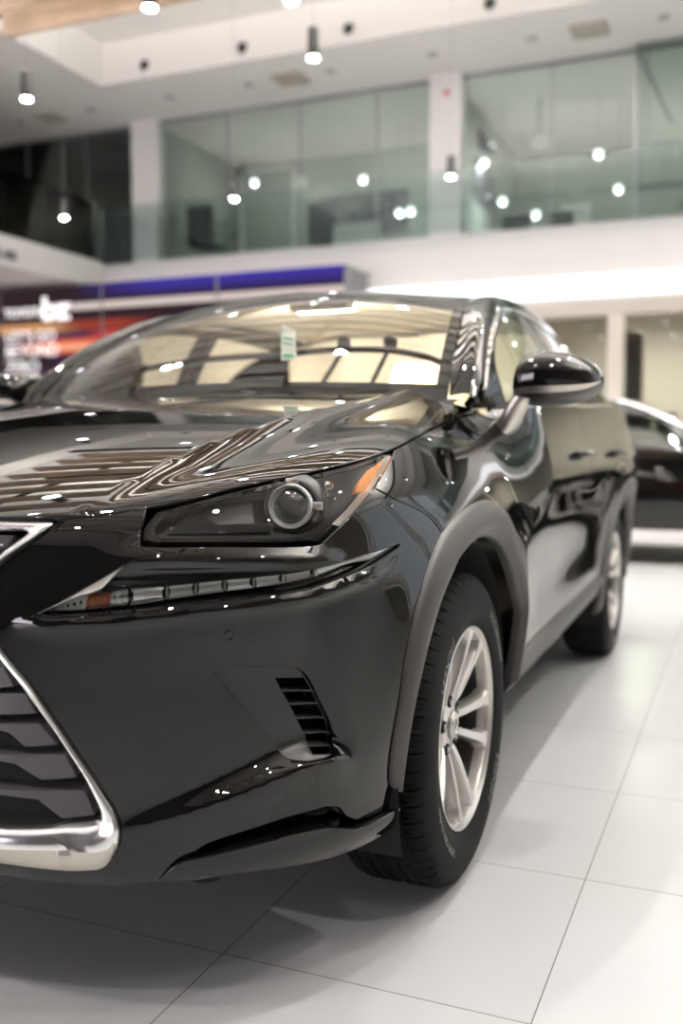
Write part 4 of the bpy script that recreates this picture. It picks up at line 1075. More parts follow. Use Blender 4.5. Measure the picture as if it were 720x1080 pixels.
# ================================================================= the dark saloon behind on the right
def saloon(x_side, y_front_axle, label):
    t = empty('saloon_car', (x_side-.90, y_front_axle, 0), pi/2); tag(t, label, 'car')
    Wz = pchip([.15,.25,.4,.6,.8,.92,1.0], [.80,.84,.875,.895,.88,.865,.845])
    def sf(x, z):
        x = np.asarray(x, float); z = np.asarray(z, float)
        tf = np.clip((x-.2)/.72, 0, 1); tr = np.clip((-2.9-x)/.85, 0, 1)
        y = Wz(z)*(1-.55*tf**2.6-.45*tr**2.8)
        for c in (0,-2.72):
            r = np.hypot(x-c, z-.33); y = y+.014*np.exp(-((r-.42)/.08)**2)
        return np.stack([x, y, z], -1)
    def top(x): return np.interp(x, [-3.75,-3.3,-2.9,-1.9,-1.0,-.40,.2,.6,.92], [.98,1.03,1.03,1.0,.975,.95,.90,.82,.70])
    def a_(c, r, a0, a1): return [(c+r*math.cos(math.radians(q)), .33+r*math.sin(math.radians(q))) for q in np.linspace(a0, a1, 20)]
    xs = np.linspace(.90, -3.72, 50)
    ol = chain(([(x, float(top(x))) for x in xs], True), ([(-3.72, float(top(-3.72))),(-3.72,.30)], False), ([(-3.72,.30),(-2.72-.385,.26)], False), (a_(-2.72,.385,192,-12), True), ([a_(-2.72,.385,192,-12)[-1],a_(0,.385,192,-12)[0]], False), (a_(0,.385,192,-12), True), ([a_(0,.385,192,-12)[-1],(.90,.28),(.90,.70)], False), step=.03)
    p = two(cut(sf, ol, step=.05, sign=-1)); mobj('body_side', p[0], p[1], M['paint'], t, p[2])
    rows = []
    for x in np.linspace(.90, -3.72, 60):
        w_ = float(sf(x, top(x))[1]); rows.append([(x, w_*u, float(top(x))+.055*(1-abs(u)**2.5)) for u in np.linspace(-1, 1, 17)])
    g = grid(np.array(rows)[::-1]); mobj('bonnet_and_deck', g[0], g[1], M['paint'], t)
    for xe in (.90,-3.72):
        rows = [[(xe+(.04 if xe > 0 else -.04)*math.sin(pi*k), float(sf(xe, .28+(top(xe)-.28)*k)[1])*u, .28+(float(top(xe))-.28)*k) for u in np.linspace(-1, 1, 13)] for k in np.linspace(0, 1, 8)]
        g = grid(np.array(rows)); mobj('bumper', g[0], g[1], M['paint'], t)
    belt_ = lambda x: (float(sf(x, min(.97, top(x)))[1])-.01, float(top(x))+.012)
    rail_ = np.array([(-.42,.76,.985),(-.80,.68,1.20),(-1.22,.58,1.385),(-1.7,.56,1.425),(-2.3,.56,1.39),(-2.8,.60,1.24),(-3.15,.68,1.06)])
    rs = spline(rail_, 80); rs = rs[np.argsort(rs[:, 0])]
    def gf(x, w):
        x = np.asarray(x, float); k = np.asarray(w, float)/.3; yb = Wz(.97+0*x)-.02; zb = top(x)+.01
        yt = np.interp(x, rs[:, 0], rs[:, 1]); zt = np.maximum(np.interp(x, rs[:, 0], rs[:, 2]), zb+.004)
        return np.stack([x, yb*(1-k)+yt*k, zb*(1-k)+zt*k], -1)
    fo = chain(([(-.45,0),(-3.12,0),(-3.12,.3),(-.45,.3),(-.45,0)], False), step=.03)
    h1 = chain(([(-.72,.03),(-1.62,.03),(-1.60,.27),(-.80,.27),(-.70,.2),(-.72,.03)], False), step=.03)
    h2 = chain(([(-1.72,.03),(-2.65,.03),(-2.60,.27),(-1.70,.27),(-1.72,.03)], False), step=.03)
    p = two(cut(gf, fo, [h1, h2], .05, -1)); mobj('window_frame', p[0], p[1], M['gloss_black'], t, p[2])
    for h in (h1, h2):
        p = cut(gf, h, step=.08, sign=-1, lip=.002); mobj('side_window', p[0], p[1], M['sideglass'], t, p[2]); p = flip(p); mobj('side_window', p[0], p[1], M['sideglass'], t, p[2])
    rows = []
    for x in np.linspace(-1.22, -2.45, 20):
        y = float(np.interp(x, rs[:, 0], rs[:, 1])); z = float(np.interp(x, rs[:, 0], rs[:, 2])); rows.append([(x, y*u, z+.035*(1-u*u)) for u in np.linspace(-1, 1, 15)])
    g = grid(np.array(rows)[::-1]); mobj('roof', g[0], g[1], M['paint'], t)
    for nm, (xa, ya, za), (xb, yb, zb) in (('windshield', (-.36,.76,.975), (-1.22,.58,1.385)), ('rear_window', (-3.12,.68,1.05), (-2.45,.56,1.36))):
        rows = []
        for k in np.linspace(0, 1, 8):
            rows.append([(xa*(1-k)+xb*k+(.05 if xa > -1 else -.05)*(1-u*u), (ya*(1-k)+yb*k)*u, za*(1-k)+zb*k+.04*(1-u*u)*1.0) for u in np.linspace(-1, 1, 15)])
        g = grid(np.array(rows)); mobj(nm, g[0], g[1], M['windscreen'], t)
    for s in (1,-1):
        pl_ = tube([(q[0], q[1]*s, q[2]+.006) for q in spline(rail_, 40)], .020, 8); mobj('roof_moulding', pl_[0], pl_[1], M['chrome'], t)
        sl_ = bevbox(-2.30,-.42, s*.865-.03, s*.865+.03, .17, .29, .015); mobj('sill', sl_[0], sl_[1], M['sill_light'], t, auto=40)
        mr = lathe([(.0,-.10),(.05,-.09),(.075,-.03),(.08,.03),(.06,.09),(.0,.10)], 20, 'y', (-.68, s*.98, 1.03), cap=False); mobj('door_mirror', [(v[0], v[1], 1.03+(v[2]-1.03)*.85) for v in mr[0]], mr[1], M['gloss_black'], t, auto=60)
        tb_ = tube([(-.66, s*.80, .97), (-.67, s*.92, 1.0)], .022, 8); mobj('mirror_foot', tb_[0], tb_[1], M['gloss_black'], t)
        for hx in (-1.50,-2.45):
            hb = tube([tuple(np.array(sf(hx+dx_, .86))*np.array([1,s,1])+np.array([0, s*o_, 0])) for dx_, o_ in ((-.09,0),(-.06,.03),(.06,.03),(.09,0))], .011, 8); mobj('handle', hb[0], hb[1], M['chrome'], t)
        dgap = [tube([tuple(np.array(sf(x_, z_))*np.array([1,s,1])+np.array([0, s*.0005, 0])) for z_ in np.linspace(.30,.96,10)], .003, 6) for x_ in (-.60,-1.66)]
        for q in dgap: mobj('door_gap', q[0], q[1], M['matte'], t)
    p = bevbox(-3.5,.7,-.70,.70,.17,.40,.05); mobj('underbody', p[0], p[1], M['matte'], t, auto=40)
    p = bevbox(-3.0,-.5,-.70,.70,.40,.92,.05); mobj('cabin', p[0], p[1], M['interior'], t, auto=40)
    for sx0 in (-1.45,-2.35):
        for sy in (.36,-.36):
            p = bevbox(sx0-.25,sx0-.10,sy-.2,sy+.2,.8,1.22,.05); mobj('seat', p[0], p[1], M['interior'], t, auto=50)
    for cx in (0,-2.72):
        for s in (1,-1):
            w = copy_tree(w0, t); w.location = (cx, s*.76, .33); w.scale = (.911,.95,.911); w.rotation_euler = (0, .3, 0 if s > 0 else pi)
    return t
M['sill_light'] = mat('light_sill_trim', (.62,.61,.60), .3)
saloon(-6.42, 1.70, 'black saloon car parked side-on behind the SUV at the right edge')
# ================================================================= the showroom
DOF = True; EXPO = 0.12
wall_m = add_noise(mat('white_wall', (.78,.76,.735), .6), .6, 0, lo=(.77,.75,.725), hi=(.80,.78,.755))
ceil_m = mat('ceiling_white', (.83,.80,.76), .8)
wood = mat('tan_wood', (.42,.30,.20), .5); add_noise(wood, 3, 0, 6, lo=(.50,.37,.25), hi=(.66,.50,.35))
dark_m = mat('charcoal_wall', (.035,.035,.037), .6)
alu = mat('grey_aluminium', (.35,.35,.36), .4, .6)
gl_m = glass('showroom_glass', (.86,.90,.88), 1.5)
gl_d = glass('balustrade_glass', (.87,.92,.91), 1.5)
bone = mat('beige_wall', (.56,.51,.45), .7)
# tiled floor with thin joints
fm = mat('floor_tile', (.6,.6,.6), .22, spec=.25); nt = fm.node_tree; bs = nt.nodes['Principled BSDF']
tc = nt.nodes.new('ShaderNodeTexCoord'); sp = nt.nodes.new('ShaderNodeSeparateXYZ'); nt.links.new(tc.outputs['Object'], sp.inputs[0])
def mth(op, a, b=None, c=None):
    n = nt.nodes.new('ShaderNodeMath'); n.operation = op
    for i, v in enumerate((a, b, c)):
        if v is None: continue
        if isinstance(v, (int, float)): n.inputs[i].default_value = v
        else: nt.links.new(v, n.inputs[i])
    return n.outputs[0]
TS, TX, TY = CAMT
masks = []; cells = []
for ax, of in (('X', TX), ('Y', TY)):
    u = mth('DIVIDE', mth('SUBTRACT', sp.outputs[ax], of), TS)
    fr = mth('FRACT', u); d = mth('MINIMUM', fr, mth('SUBTRACT', 1.0, fr))
    masks.append(mth('LESS_THAN', d, .0021)); cells.append(mth('FLOOR', u))
mk = mth('MAXIMUM', masks[0], masks[1])
cb = nt.nodes.new('ShaderNodeCombineXYZ'); nt.links.new(cells[0], cb.inputs[0]); nt.links.new(cells[1], cb.inputs[1])
wn = nt.nodes.new('ShaderNodeTexWhiteNoise'); nt.links.new(cb.outputs[0], wn.inputs['Vector'])
ns_ = nt.nodes.new('ShaderNodeTexNoise'); ns_.inputs['Scale'].default_value = 2.2; ns_.inputs['Detail'].default_value = 5; nt.links.new(tc.outputs['Object'], ns_.inputs['Vector'])
vv = mth('ADD', mth('MULTIPLY', wn.outputs['Value'], .025), mth('MULTIPLY', ns_.outputs['Fac'], .05))
cc = nt.nodes.new('ShaderNodeCombineColor'); 
for i, b in enumerate((.355,.354,.352)): nt.links.new(mth('ADD', vv, b), cc.inputs[i])
mx = nt.nodes.new('ShaderNodeMix'); mx.data_type = 'RGBA'; nt.links.new(mk, mx.inputs['Factor']); nt.links.new(cc.outputs[0], mx.inputs['A']); mx.inputs['B'].default_value = (.12,.11,.10,1)
nt.links.new(mx.outputs['Result'], bs.inputs['Base Color'])
nt.links.new(mth('ADD', mth('MULTIPLY', mk, .5), .24), bs.inputs['Roughness'])
def S(o): o['kind'] = 'structure'; return o
X0, X1, Y0, Y1 = -17.0, 9.0, -14.0, 9.0
S(bx('floor', X0, X1, Y0, Y1, -.2, 0, fm))
# ceilings: low rim near the back and left, recess above the hall
S(bx('ceiling_rim_back', -17, -9.98, -14, Y1, 6.28, 7.4, ceil_m))
S(bx('ceiling_rim_left', -9.98, X1, -14, -7.42, 6.28, 7.4, ceil_m))
S(bx('ceiling', -9.98, X1, -7.42, Y1, 6.86, 7.4, ceil_m))
S(bx('wall_left', X0, X1, -14.3, -14, 0, 7, wall_m))
S(bx('wall_far', -17.3, X0, -14, Y1, 0, 7, wall_m))
# front and right: glazed walls over a dark plinth wall
S(bx('wall_front', X1, X1+.3, -14, Y1, 0, 7.4, dark_m))
XG = -3.6
S(bx('wall_right_upper', X0, XG, Y1, Y1+.3, 6.3, 7.4, wall_m))
S(bx('wall_right_lower', X0, XG, Y1, Y1+.3, 0, .3, wall_m))
S(bx('wall_right', XG, X1, Y1, Y1+.3, 0, 7.4, mat('mid_grey_wall', (.16,.15,.14), .7)))
k = 0
for x in np.arange(-17, XG, 3.25):
    S(bx('trim_%d' % k, x-.18, x+.18, Y1-.05, Y1+.3, .3, 6.3, wall_m)); k += 1
fw = mat('added_pane_glow', (.8,.8,.8), .5, emit=(.93,.86,.96), es=12.0)  # unseen glowing panes added to throw lilac light on the floor under the bumper
for i, y in enumerate(np.arange(-13.6, -5.5, 2.4)):
    w = S(bx('window_%d' % (10+i), X1-.03, X1-.005, y, y+2.1, .35, 3.4, fw)); bx('window_frame', X1-.06, X1-.03, y-.05, y, .3, 3.45, alu, w); bx('window_frame', X1-.06, X1-.03, y+2.1, y+2.15, .3, 3.45, alu, w)
# mezzanine at the back: fascia, slab, pillars
S(bx('wall_mezzanine_back', -11.75, -11.5, -8.54, Y1, 2.99, 4.02, wall_m))
S(bx('mezzanine_slab', -17, -11.75, -14, Y1, 3.3, 4.0, wall_m))
S(bx('wall_mezzanine_left', -11.5, X1, -8.79, -8.54, 3.62, 4.06, wall_m))
S(bx('mezzanine_slab_left', -11.5, X1, -14, -8.79, 3.62, 4.0, wall_m))
S(bx('wall_below_back', -11.9, -11.5, -14, -2.2, 0, 2.99, wall_m))
S(bx('wall_mezzanine_far_left', -11.75, -11.5, -14, -8.54, 2.99, 4.02, wall_m))
for i, y in enumerate((-7.97,-2.87,2.23,7.33)):
    S(bx('trim_%d' % (20+i), -11.75, -11.5, y, y+.47, 4.02, 6.28, wall_m))
# upper windows (panes) between the pillars
pn = [(-14,-7.97),(-7.50,-2.87),(-2.40,2.23),(2.70,7.33)]
for i, (a, b) in enumerate(pn):
    w = S(bx('window_%d' % (i+1), -11.66, -11.64, a, b, 4.02, 6.28, gl_m))
    for y in np.arange(a+1.25, b-.2, 1.26): bx('glass_joint', -11.67, -11.63, y-.008, y+.008, 4.02, 6.28, alu, w)
    bx('window_frame', -11.68, -11.62, a, b, 6.24, 6.28, alu, w)
# LED strip under the fascia
led = mat('led_strip', (1,1,1), .5, emit=(.93,.96,1.0), es=1.25)
o = bx('light_strip', -11.495, -11.44, -3.9, Y1, 3.03, 3.31, led, r=.01); tag(o, 'long glowing white light strip under the white mezzanine edge', 'light strip')
# balustrades of clear glass
for nm, a in (('back', (-11.32,-11.30,-8.45,Y1,4.02,4.88)), ('left', (-11.3,X1,-8.56,-8.545,4.06,5.0))):
    o = bx('glass_balustrade', *a, gl_d); tag(o, 'clear glass balustrade along the %s mezzanine edge' % nm, 'balustrade')
# rooms on the upper floor
room = add_noise(mat('office_wall', (.40,.42,.38), .8), .8, 0, lo=(.38,.40,.36), hi=(.43,.45,.41))
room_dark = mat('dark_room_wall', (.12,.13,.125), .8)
S(bx('wall_office_far', -16.2, -16.0, -7.6, Y1, 4, 6.28, room))
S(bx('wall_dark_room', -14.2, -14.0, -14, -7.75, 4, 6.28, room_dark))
S(bx('wall_partition', -16, -11.75, -7.80, -7.66, 4, 6.28, room))
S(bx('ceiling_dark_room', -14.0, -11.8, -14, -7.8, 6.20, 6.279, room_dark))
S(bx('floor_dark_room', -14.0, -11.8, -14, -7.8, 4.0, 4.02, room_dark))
S(bx('wall_office_partition', -16, -11.75, -2.72, -2.60, 4, 6.28, room))
# ground floor rooms at the right
S(bx('wall_shop_head', -11.72, -11.5, -2.2, Y1, 2.77, 2.99, bone))
S(bx('wall_shop_far', -15.2, -15.0, -2.2, Y1, 0, 3.3, bone))
S(bx('wall_shop_side', -15, -11.75, -2.3, -2.2, 0, 3.3, bone))
for i, (a, b) in enumerate(((-2.2,-1.95),(-.33,-.13),(3.0,3.2),(6.2,6.4))):
    S(bx('trim_%d' % (30+i), -11.75, -11.5, a, b, 0, 2.77, mat('shop_pillar', (.72,.66,.58), .6)))
for i, (a, b) in enumerate(((-1.95,-.33),(-.13,3.0),(3.2,6.2))):
    S(bx('window_%d' % (i+5), -11.66, -11.64, a, b, .05, 2.77, gl_m))
# --- LED wall on the left
scr = bpy.data.materials.new('screen_picture'); scr.use_nodes = True; nt = scr.node_tree; nt.nodes.clear()
out = nt.nodes.new('ShaderNodeOutputMaterial'); em = nt.nodes.new('ShaderNodeEmission'); nt.links.new(em.outputs[0], out.inputs[0])
tc = nt.nodes.new('ShaderNodeTexCoord'); sp = nt.nodes.new('ShaderNodeSeparateXYZ'); nt.links.new(tc.outputs['Object'], sp.inputs[0])
Yo, Zo = sp.outputs['Y'], sp.outputs['Z']
def band(v, c, w, soft):
    return mth('SUBTRACT', 1.0, mth('SMOOTH_MIN', 1.0, mth('MAXIMUM', 0.0, mth('DIVIDE', mth('SUBTRACT', mth('ABSOLUTE', mth('SUBTRACT', v, c)), w), soft)), .1))
def ramp(v, a, b):
    n = nt.nodes.new('ShaderNodeMapRange'); n.inputs['From Min'].default_value = a; n.inputs['From Max'].default_value = b; nt.links.new(v, n.inputs['Value']); return n.outputs[0]
def addc(base, col, fac):
    n = nt.nodes.new('ShaderNodeMix'); n.data_type = 'RGBA'; n.blend_type = 'MIX'; nt.links.new(fac, n.inputs['Factor'])
    if isinstance(base, tuple): n.inputs['A'].default_value = (*base, 1)
    else: nt.links.new(base, n.inputs['A'])
    n.inputs['B'].default_value = (*col, 1); return n.outputs['Result']
nz = nt.nodes.new('ShaderNodeTexNoise'); nz.inputs['Scale'].default_value = 1.0; nz.inputs['Detail'].default_value = 3
mp = nt.nodes.new('ShaderNodeMapping'); mp.inputs['Scale'].default_value = (1,.35,3.0); nt.links.new(tc.outputs['Object'], mp.inputs[0]); nt.links.new(mp.outputs[0], nz.inputs['Vector'])
col = addc((.030,.018,.022), (.10,.03,.12), mth('MULTIPLY', ramp(nz.outputs['Fac'], .5, .75), ramp(Zo, 3.1, 2.6)))
col = addc(col, (.055,.04,.36), mth('MULTIPLY', ramp(Zo, 3.28, 3.52), ramp(Yo, -8.5, -7.0)))
col = addc(col, (.66,.56,.52), mth('MULTIPLY', band(Zo, 3.215, .045, .02), ramp(Yo, -8.66, -8.60)))
col = addc(col, (.60,.30,.13), mth('MULTIPLY', band(Zo, 2.905, .055, .05), mth('MULTIPLY', ramp(Yo, -8.2, -8.9), 1.0)))
col = addc(col, (.30,.05,.03), mth('MULTIPLY', band(Zo, 2.92, .05, .05), mth('MULTIPLY', ramp(Yo, -8.9, -8.3), ramp(Yo, -6.8, -7.6))))
col = addc(col, (.85,.16,.08), mth('MULTIPLY', band(Zo, 2.60, .06, .09), mth('MULTIPLY', ramp(Yo, -9.8, -8.8), ramp(Yo, -7.6, -8.1))))
col = addc(col, (.90,.42,.25), mth('MULTIPLY', band(Zo, 2.585, .02, .05), mth('MULTIPLY', ramp(Yo, -9.6, -8.8), ramp(Yo, -7.8, -8.3))))
col = addc(col, (.55,.06,.06), mth('MULTIPLY', band(Zo, 2.75, .04, .06), mth('MULTIPLY', ramp(Yo, -8.3, -7.9), ramp(Yo, -6.2, -6.8))))
col = addc(col, (.16,.12,.13), band(Zo, 2.12, .02, .06))
col = addc(col, (.30,.17,.06), mth('MULTIPLY', band(Zo, 1.85, .05, .1), ramp(Yo, -9.9, -9.5)))
col = addc(col, (.25,.03,.30), mth('MULTIPLY', band(Zo, 1.6, .2, .3), ramp(Yo, -9.5, -10.0)))
nt.links.new(col, em.inputs['Color']); em.inputs['Strength'].default_value = 1.0
lw = empty('led_wall'); tag(lw, 'wide dark advertising screen wall glowing blue and red under the mezzanine', 'screen')
p = box(-11.5, -10.63, -13.9, -3.81, 0, 3.56); mobj('cabinet', p[0], p[1], mat('screen_cabinet', (.20,.20,.22), .5), lw, smooth=False)
edges_ = [-13.9,-12.04,-9.98,-7.95,-5.88,-3.81]
for a, b in zip(edges_, edges_[1:]):
    bx('screen_panel', -10.63, -10.60, a+.03, b-.03, .25, 3.55, scr, lw)
tm = mat('white_lettering', (.9,.9,.9), .5, emit=(.75,.72,.70), es=1.0)
def sign(txt, size, x, y, z, m, parent, name='lettering', bold=.0, rx=1.0, nx=1):
    V, F = text_mesh(txt, size, .006, align='LEFT', bold=bold)
    if nx == 1: V = [(x+c, y+a*rx, z+b) for a, b, c in V]     # faces +x, reads towards +y
    mobj(name, V, F, m, parent, smooth=False)
sign('TOYOTA', .20, -10.58, -9.86, 3.10, tm, lw, bold=.004)
sign('bz', .52, -10.58, -9.10, 3.03, tm, lw, bold=.016, rx=1.15)
sign('LET’S GO', .25, -10.58, -9.86, 2.70, tm, lw)
sign('BEYOND', .27, -10.58, -9.86, 2.46, tm, lw)
sign('ZERO', .27, -10.58, -9.86, 2.20, tm, lw)
# lettering on the left fascia (its end shows)
V, F = text_mesh('LEXUS', .36, .02, align='RIGHT', bold=.004)
V = [(-9.36-a, -8.52+c, 3.72+b*.5) for a, b, c in V]
o = mobj('fascia_lettering', V, [f[::-1] for f in F], mat('grey_letters', (.12,.12,.13), .5), None, smooth=False)
tag(o, 'dark raised lettering on the white left mezzanine edge', 'sign')
# --- pendant spot lamps
lamp_e = mat('lamp_face', (1,1,1), .5, emit=(.93,.97,1.0), es=34.0)
lamp_b = mat('lamp_body', (.03,.03,.032), .4)
def make_pendant():
    t = empty('pendant_lamp')
    p = lathe([(.0,.0),(.040,.0),(.046,.012),(.048,.03),(.048,.235),(.044,.245),(.0,.245)], 20, 'z', cap=False)
    mobj('lamp_body', p[0], p[1], lamp_b, t, auto=40)
    p = lathe([(.0,-.012),(.028,-.010),(.044,-.002),(.044,.010)], 20, 'z', cap=False)
    mobj('lamp_face', p[0], p[1], lamp_e, t)
    p = lathe([(.003,.245),(.003,2.62)], 6, 'z'); mobj('cord', p[0], p[1], mat('lamp_cord', (.5,.5,.5), .5), t)
    return t
proto = make_pendant()
spots = [(-5.36,-1.92,'pendant lamp nearest the ceiling recess centre, left of the pale round ceiling nozzles'),]
PEND = [(-5.36,-1.92,4.20),(-5.20,-4.75,4.20),(-9.23,-1.88,4.20),(-9.14,-4.76,4.20),(-8.78,-7.19,4.10),(-4.36,-1.64,4.20)]
LBL = ['dark cylinder pendant lamp glowing in front of the pale ceiling, high centre','dark cylinder pendant lamp hanging at the far left above the dark upper room','pendant lamp glowing in front of the white pillar between the upper windows','pendant lamp hanging in front of the wide middle upper window','pendant lamp hanging in front of the dark left upper window','pendant lamp cut by the top edge of the photo']
REST = []
for x in (-3.39,-1.35,1.03,2.73):
    for y in (-2.2,-.4,1.25,3.2):
        REST.append((x, y, 3.86 if y < 2 else 4.2))
for x, y in ((-3.3,-7.2),(-.5,-7.2),(2.5,-7.2),(5.5,-7.2),(-3.3,-4.75),(-.5,-4.75),(2.5,-4.75),(5.5,-4.75),(5.5,-1.9),(5.5,.95),(5.5,3.8),(5.5,6.6),(-9.2,.95),(-9.2,3.8),(-5.3,.95),(-5.3,3.8),(-5.3,6.6),(-1.4,6.6),(2.5,6.6)):
    REST.append((x, y, 4.2))
spot_d = bpy.data.lights.new('pendant_spot', 'SPOT'); spot_d.energy = 150; spot_d.spot_size = math.radians(105); spot_d.spot_blend = .8; spot_d.shadow_soft_size = .045; spot_d.color = (1,.98,.95)
spot_r = spot_d.copy(); spot_r.energy = 240; spot_f = spot_d.copy(); spot_f.energy = 25; spot_q = spot_d.copy(); spot_q.energy = 1.5; spot_z = spot_d.copy(); spot_z.energy = 13
for i, (x, y, z) in enumerate(PEND+REST):
    o = proto if i == 0 else copy_tree(proto)
    o.location = (x, y, z); tag(o, group='pendant spot lamps over the hall', cat='lamp')
    o['label'] = LBL[i] if i < len(PEND) else 'dark cylinder pendant lamp over the front of the hall, mirrored in the car paint'
    l = bpy.data.objects.new('pendant_spot', spot_r if (x < -5 and y > 0) else spot_d if x < -3.5 else (spot_q if (y > 1 and x > -3) else (spot_f if x < 2 else spot_z))); C.objects.link(l); l.location = (0,0,-.03); l.parent = o
# --- ceiling fittings
vent_m = mat('vent_beige', (.50,.46,.38), .6)
vents = [(-10.80,-9.0,.42,.40,'square beige ceiling vent above the dark left upper room'),(-10.78,-4.73,.42,.46,'square beige ceiling vent above the middle upper window'),(-10.77,-.52,.42,.46,'square beige ceiling vent above the right upper window')]
for x, y, a, b, lb in vents:
    t = empty('ceiling_vent', (x, y, 6.28)); tag(t, lb, 'vent', 'square vents in the ceiling rim')
    fr = join(box(-a/2,a/2,-b/2,-b/2+.04,-.025,0), box(-a/2,a/2,b/2-.04,b/2,-.025,0), box(-a/2,-a/2+.04,-b/2,b/2,-.025,0), box(a/2-.04,a/2,-b/2,b/2,-.025,0))
    mobj('frame', fr[0], fr[1], vent_m, t, smooth=False)
    sl = join(*[box(-a/2+.04,a/2-.04,-b/2+.06+j*.04,-b/2+.075+j*.04,-.02,0) for j in range(int((b-.1)/.04))]); mobj('slats', sl[0], sl[1], vent_m, t, smooth=False)
dl_m = mat('downlight_off', (.45,.43,.42), .4)
for i, y in enumerate((-9.6,-8.2,-6.75,-5.4,-4.1,-2.6,-1.26,.38)):
    p = lathe([(.0,-.004),(.045,-.006),(.05,-.02),(.075,-.014),(.08,0)], 24, 'z', (0,0,0), cap=False)
    o = mobj('downlight', p[0], p[1], dl_m, None, auto=40); o.location = (-10.76, y, 6.28)
    tag(o, 'small round unlit recessed downlight in the ceiling rim', 'downlight', 'unlit downlights along the ceiling rim')
for i, y in enumerate((-6.655,-5.07,-3.496,-1.612)):
    t = empty('air_nozzle', (-9.98, y, 6.455)); tag(t, ['leftmost','second from left','third from left','rightmost'][i]+' of the round black air nozzles on the ceiling step', 'air nozzle', 'air nozzles on the ceiling step')
    p = lathe([(.135,0),(.13,.012),(.10,.018),(.088,.03),(.08,.03),(.078,-.0)], 32, 'x', cap=False); mobj('nozzle_ring', p[0], p[1], ceil_m, t, auto=40)
    p = lathe([(.078,.002),(.070,.03),(.045,.04),(.040,.02),(.0,.01)], 32, 'x', cap=False); mobj('nozzle_core', p[0], p[1], mat('nozzle_black', (.02,.02,.018), .5), t, auto=40)
# recessed bright spot in the raised ceiling
for (x, y, lb) in ((-9.67+.9,-6.05,'bright round spot lamp set in the raised ceiling at upper left'),):
    t = empty('recessed_spot', (x, y, 6.86)); tag(t, lb, 'lamp')
    p = lathe([(.0,-.10),(.055,-.10),(.06,-.09)], 20, 'z', cap=False); mobj('lamp_face', p[0], p[1], lamp_e, t)
    p = lathe([(.06,-.095),(.075,-.08),(.08,0)], 20, 'z', cap=False); mobj('housing', p[0], p[1], ceil_m, t)
cs_d = bpy.data.lights.new('ceiling_spot', 'SPOT'); cs_d.energy = 70; cs_d.spot_size = math.radians(110); cs_d.spot_blend = .7; cs_d.shadow_soft_size = .055; cs_d.color = (1,.98,.95)
for i, (x, y) in enumerate(((-6.8,-3.2),(-6.8,1.5),(-6.8,5.5),(-2.4,-4.2),(-2.4,5.8),(-.75,3.0))):
    t = empty('ceiling_spot', (x, y, 6.86)); tag(t, 'round surface spot lamp on the raised ceiling over the hall', 'lamp', 'surface spots on the raised ceiling')
    p = lathe([(.0,-.12),(.060,-.12),(.066,-.10)], 20, 'z', cap=False); mobj('lamp_face', p[0], p[1], lamp_e, t)
    p = lathe([(.066,-.125),(.075,-.12),(.075,0)], 20, 'z', cap=False); mobj('housing', p[0], p[1], ceil_m, t)
    l = bpy.data.objects.new('ceiling_spot', cs_d); C.objects.link(l); l.location = (0,0,-.14); l.parent = t
    if x == -.75: l.data = cs_d.copy(); l.data.energy = 150
up_m = mat('fill_uplight_face', (1,1,1), .5, emit=(1,.96,.91), es=6.0)  # uplights added out of view to brighten the ceiling and its reflections
def uplight(x, y, z, ln, e, label, hung=False):
    t = empty('fill_uplight', (x, y, z)); tag(t, label, 'lamp', 'added unseen uplights')
    p = join(box(-.09,.09,-ln/2,ln/2,0,.015), box(-.09,-.08,-ln/2,ln/2,.015,.08), box(.08,.09,-ln/2,ln/2,.015,.08)); mobj('trough', p[0], p[1], lamp_b, t, smooth=False)
    p = box(-.08,.08,-ln/2+.02,ln/2-.02,.03,.045); mobj('tube', p[0], p[1], up_m, t, smooth=False)
    if hung:
        for dy in (-1.6, 1.6): p = tube([(.085, dy, .05), (.085, dy, 6.86-z)], .006, 6); mobj('hanger_rod', p[0], p[1], alu, t)
    ld = bpy.data.lights.new('uplight', 'AREA'); ld.shape = 'RECTANGLE'; ld.size = .15; ld.size_y = ln-.1; ld.energy = e; ld.color = (1,.965,.92); l = bpy.data.objects.new('uplight', ld); C.objects.link(l); l.parent = t; l.location = (0,0,.05); l.rotation_euler = (pi,0,0)
for x in (-2.65,.25):
    uplight(x, -1.0, 4.225, 4.6, 90, 'added unseen uplight lying on the rails above the timber canopy')
for ux, y in ((-6.3,-3.9),(-6.3,.8),(-6.3,5.5),(-1.0,5.5),(-4.75,-2.9),(-4.75,2.3)):
    uplight(ux, y, 5.60, 4.4, 400 if ux < -2 else 500, 'added unseen uplight hung across the hall behind the timber canopy', True)
# red dot (detector) on the white pillar
p = lathe([(.0,.02),(.04,.018),(.05,0)], 20, 'x', (-11.5,-2.62,6.02), cap=False); o = mobj('fire_detector', p[0], p[1], mat('red_plastic', (.6,.12,.08), .5), None); tag(o, 'small red detector at the top of the white pillar', 'detector')
# --- timber baffle canopy over the front of the hall
k = 0
for x in np.arange(-3.56, 3.4, .34):
    b = bevbox(x-.03, x+.03, -3.55, 1.45, 3.95, 4.16, .006)
    o = mobj('timber_baffle', b[0], b[1], wood, None, auto=30)
    tag(o, 'tan timber baffle end showing at the top left of the photo, first of the canopy' if k == 0 else 'tan timber baffle of the hanging canopy over the car', 'ceiling baffle', 'timber baffles of the hanging canopy')
    k += 1
for y in (-2.9, -.9, 1.1):
    o = bx('canopy_carrier', -3.62, 3.5, y-.03, y+.03, 4.16, 4.22, mat('carrier_black', (.03,.03,.03), .5)); tag(o, 'dark rail carrying the timber baffles', 'rail', 'rails above the timber baffles')
    for x in (-3.0, 0, 3.0):
        p = tube([(x, y, 4.22), (x, y, 6.86)], .006, 6); mobj('hanger_rod', p[0], p[1], alu, o).matrix_parent_inverse = Matrix()
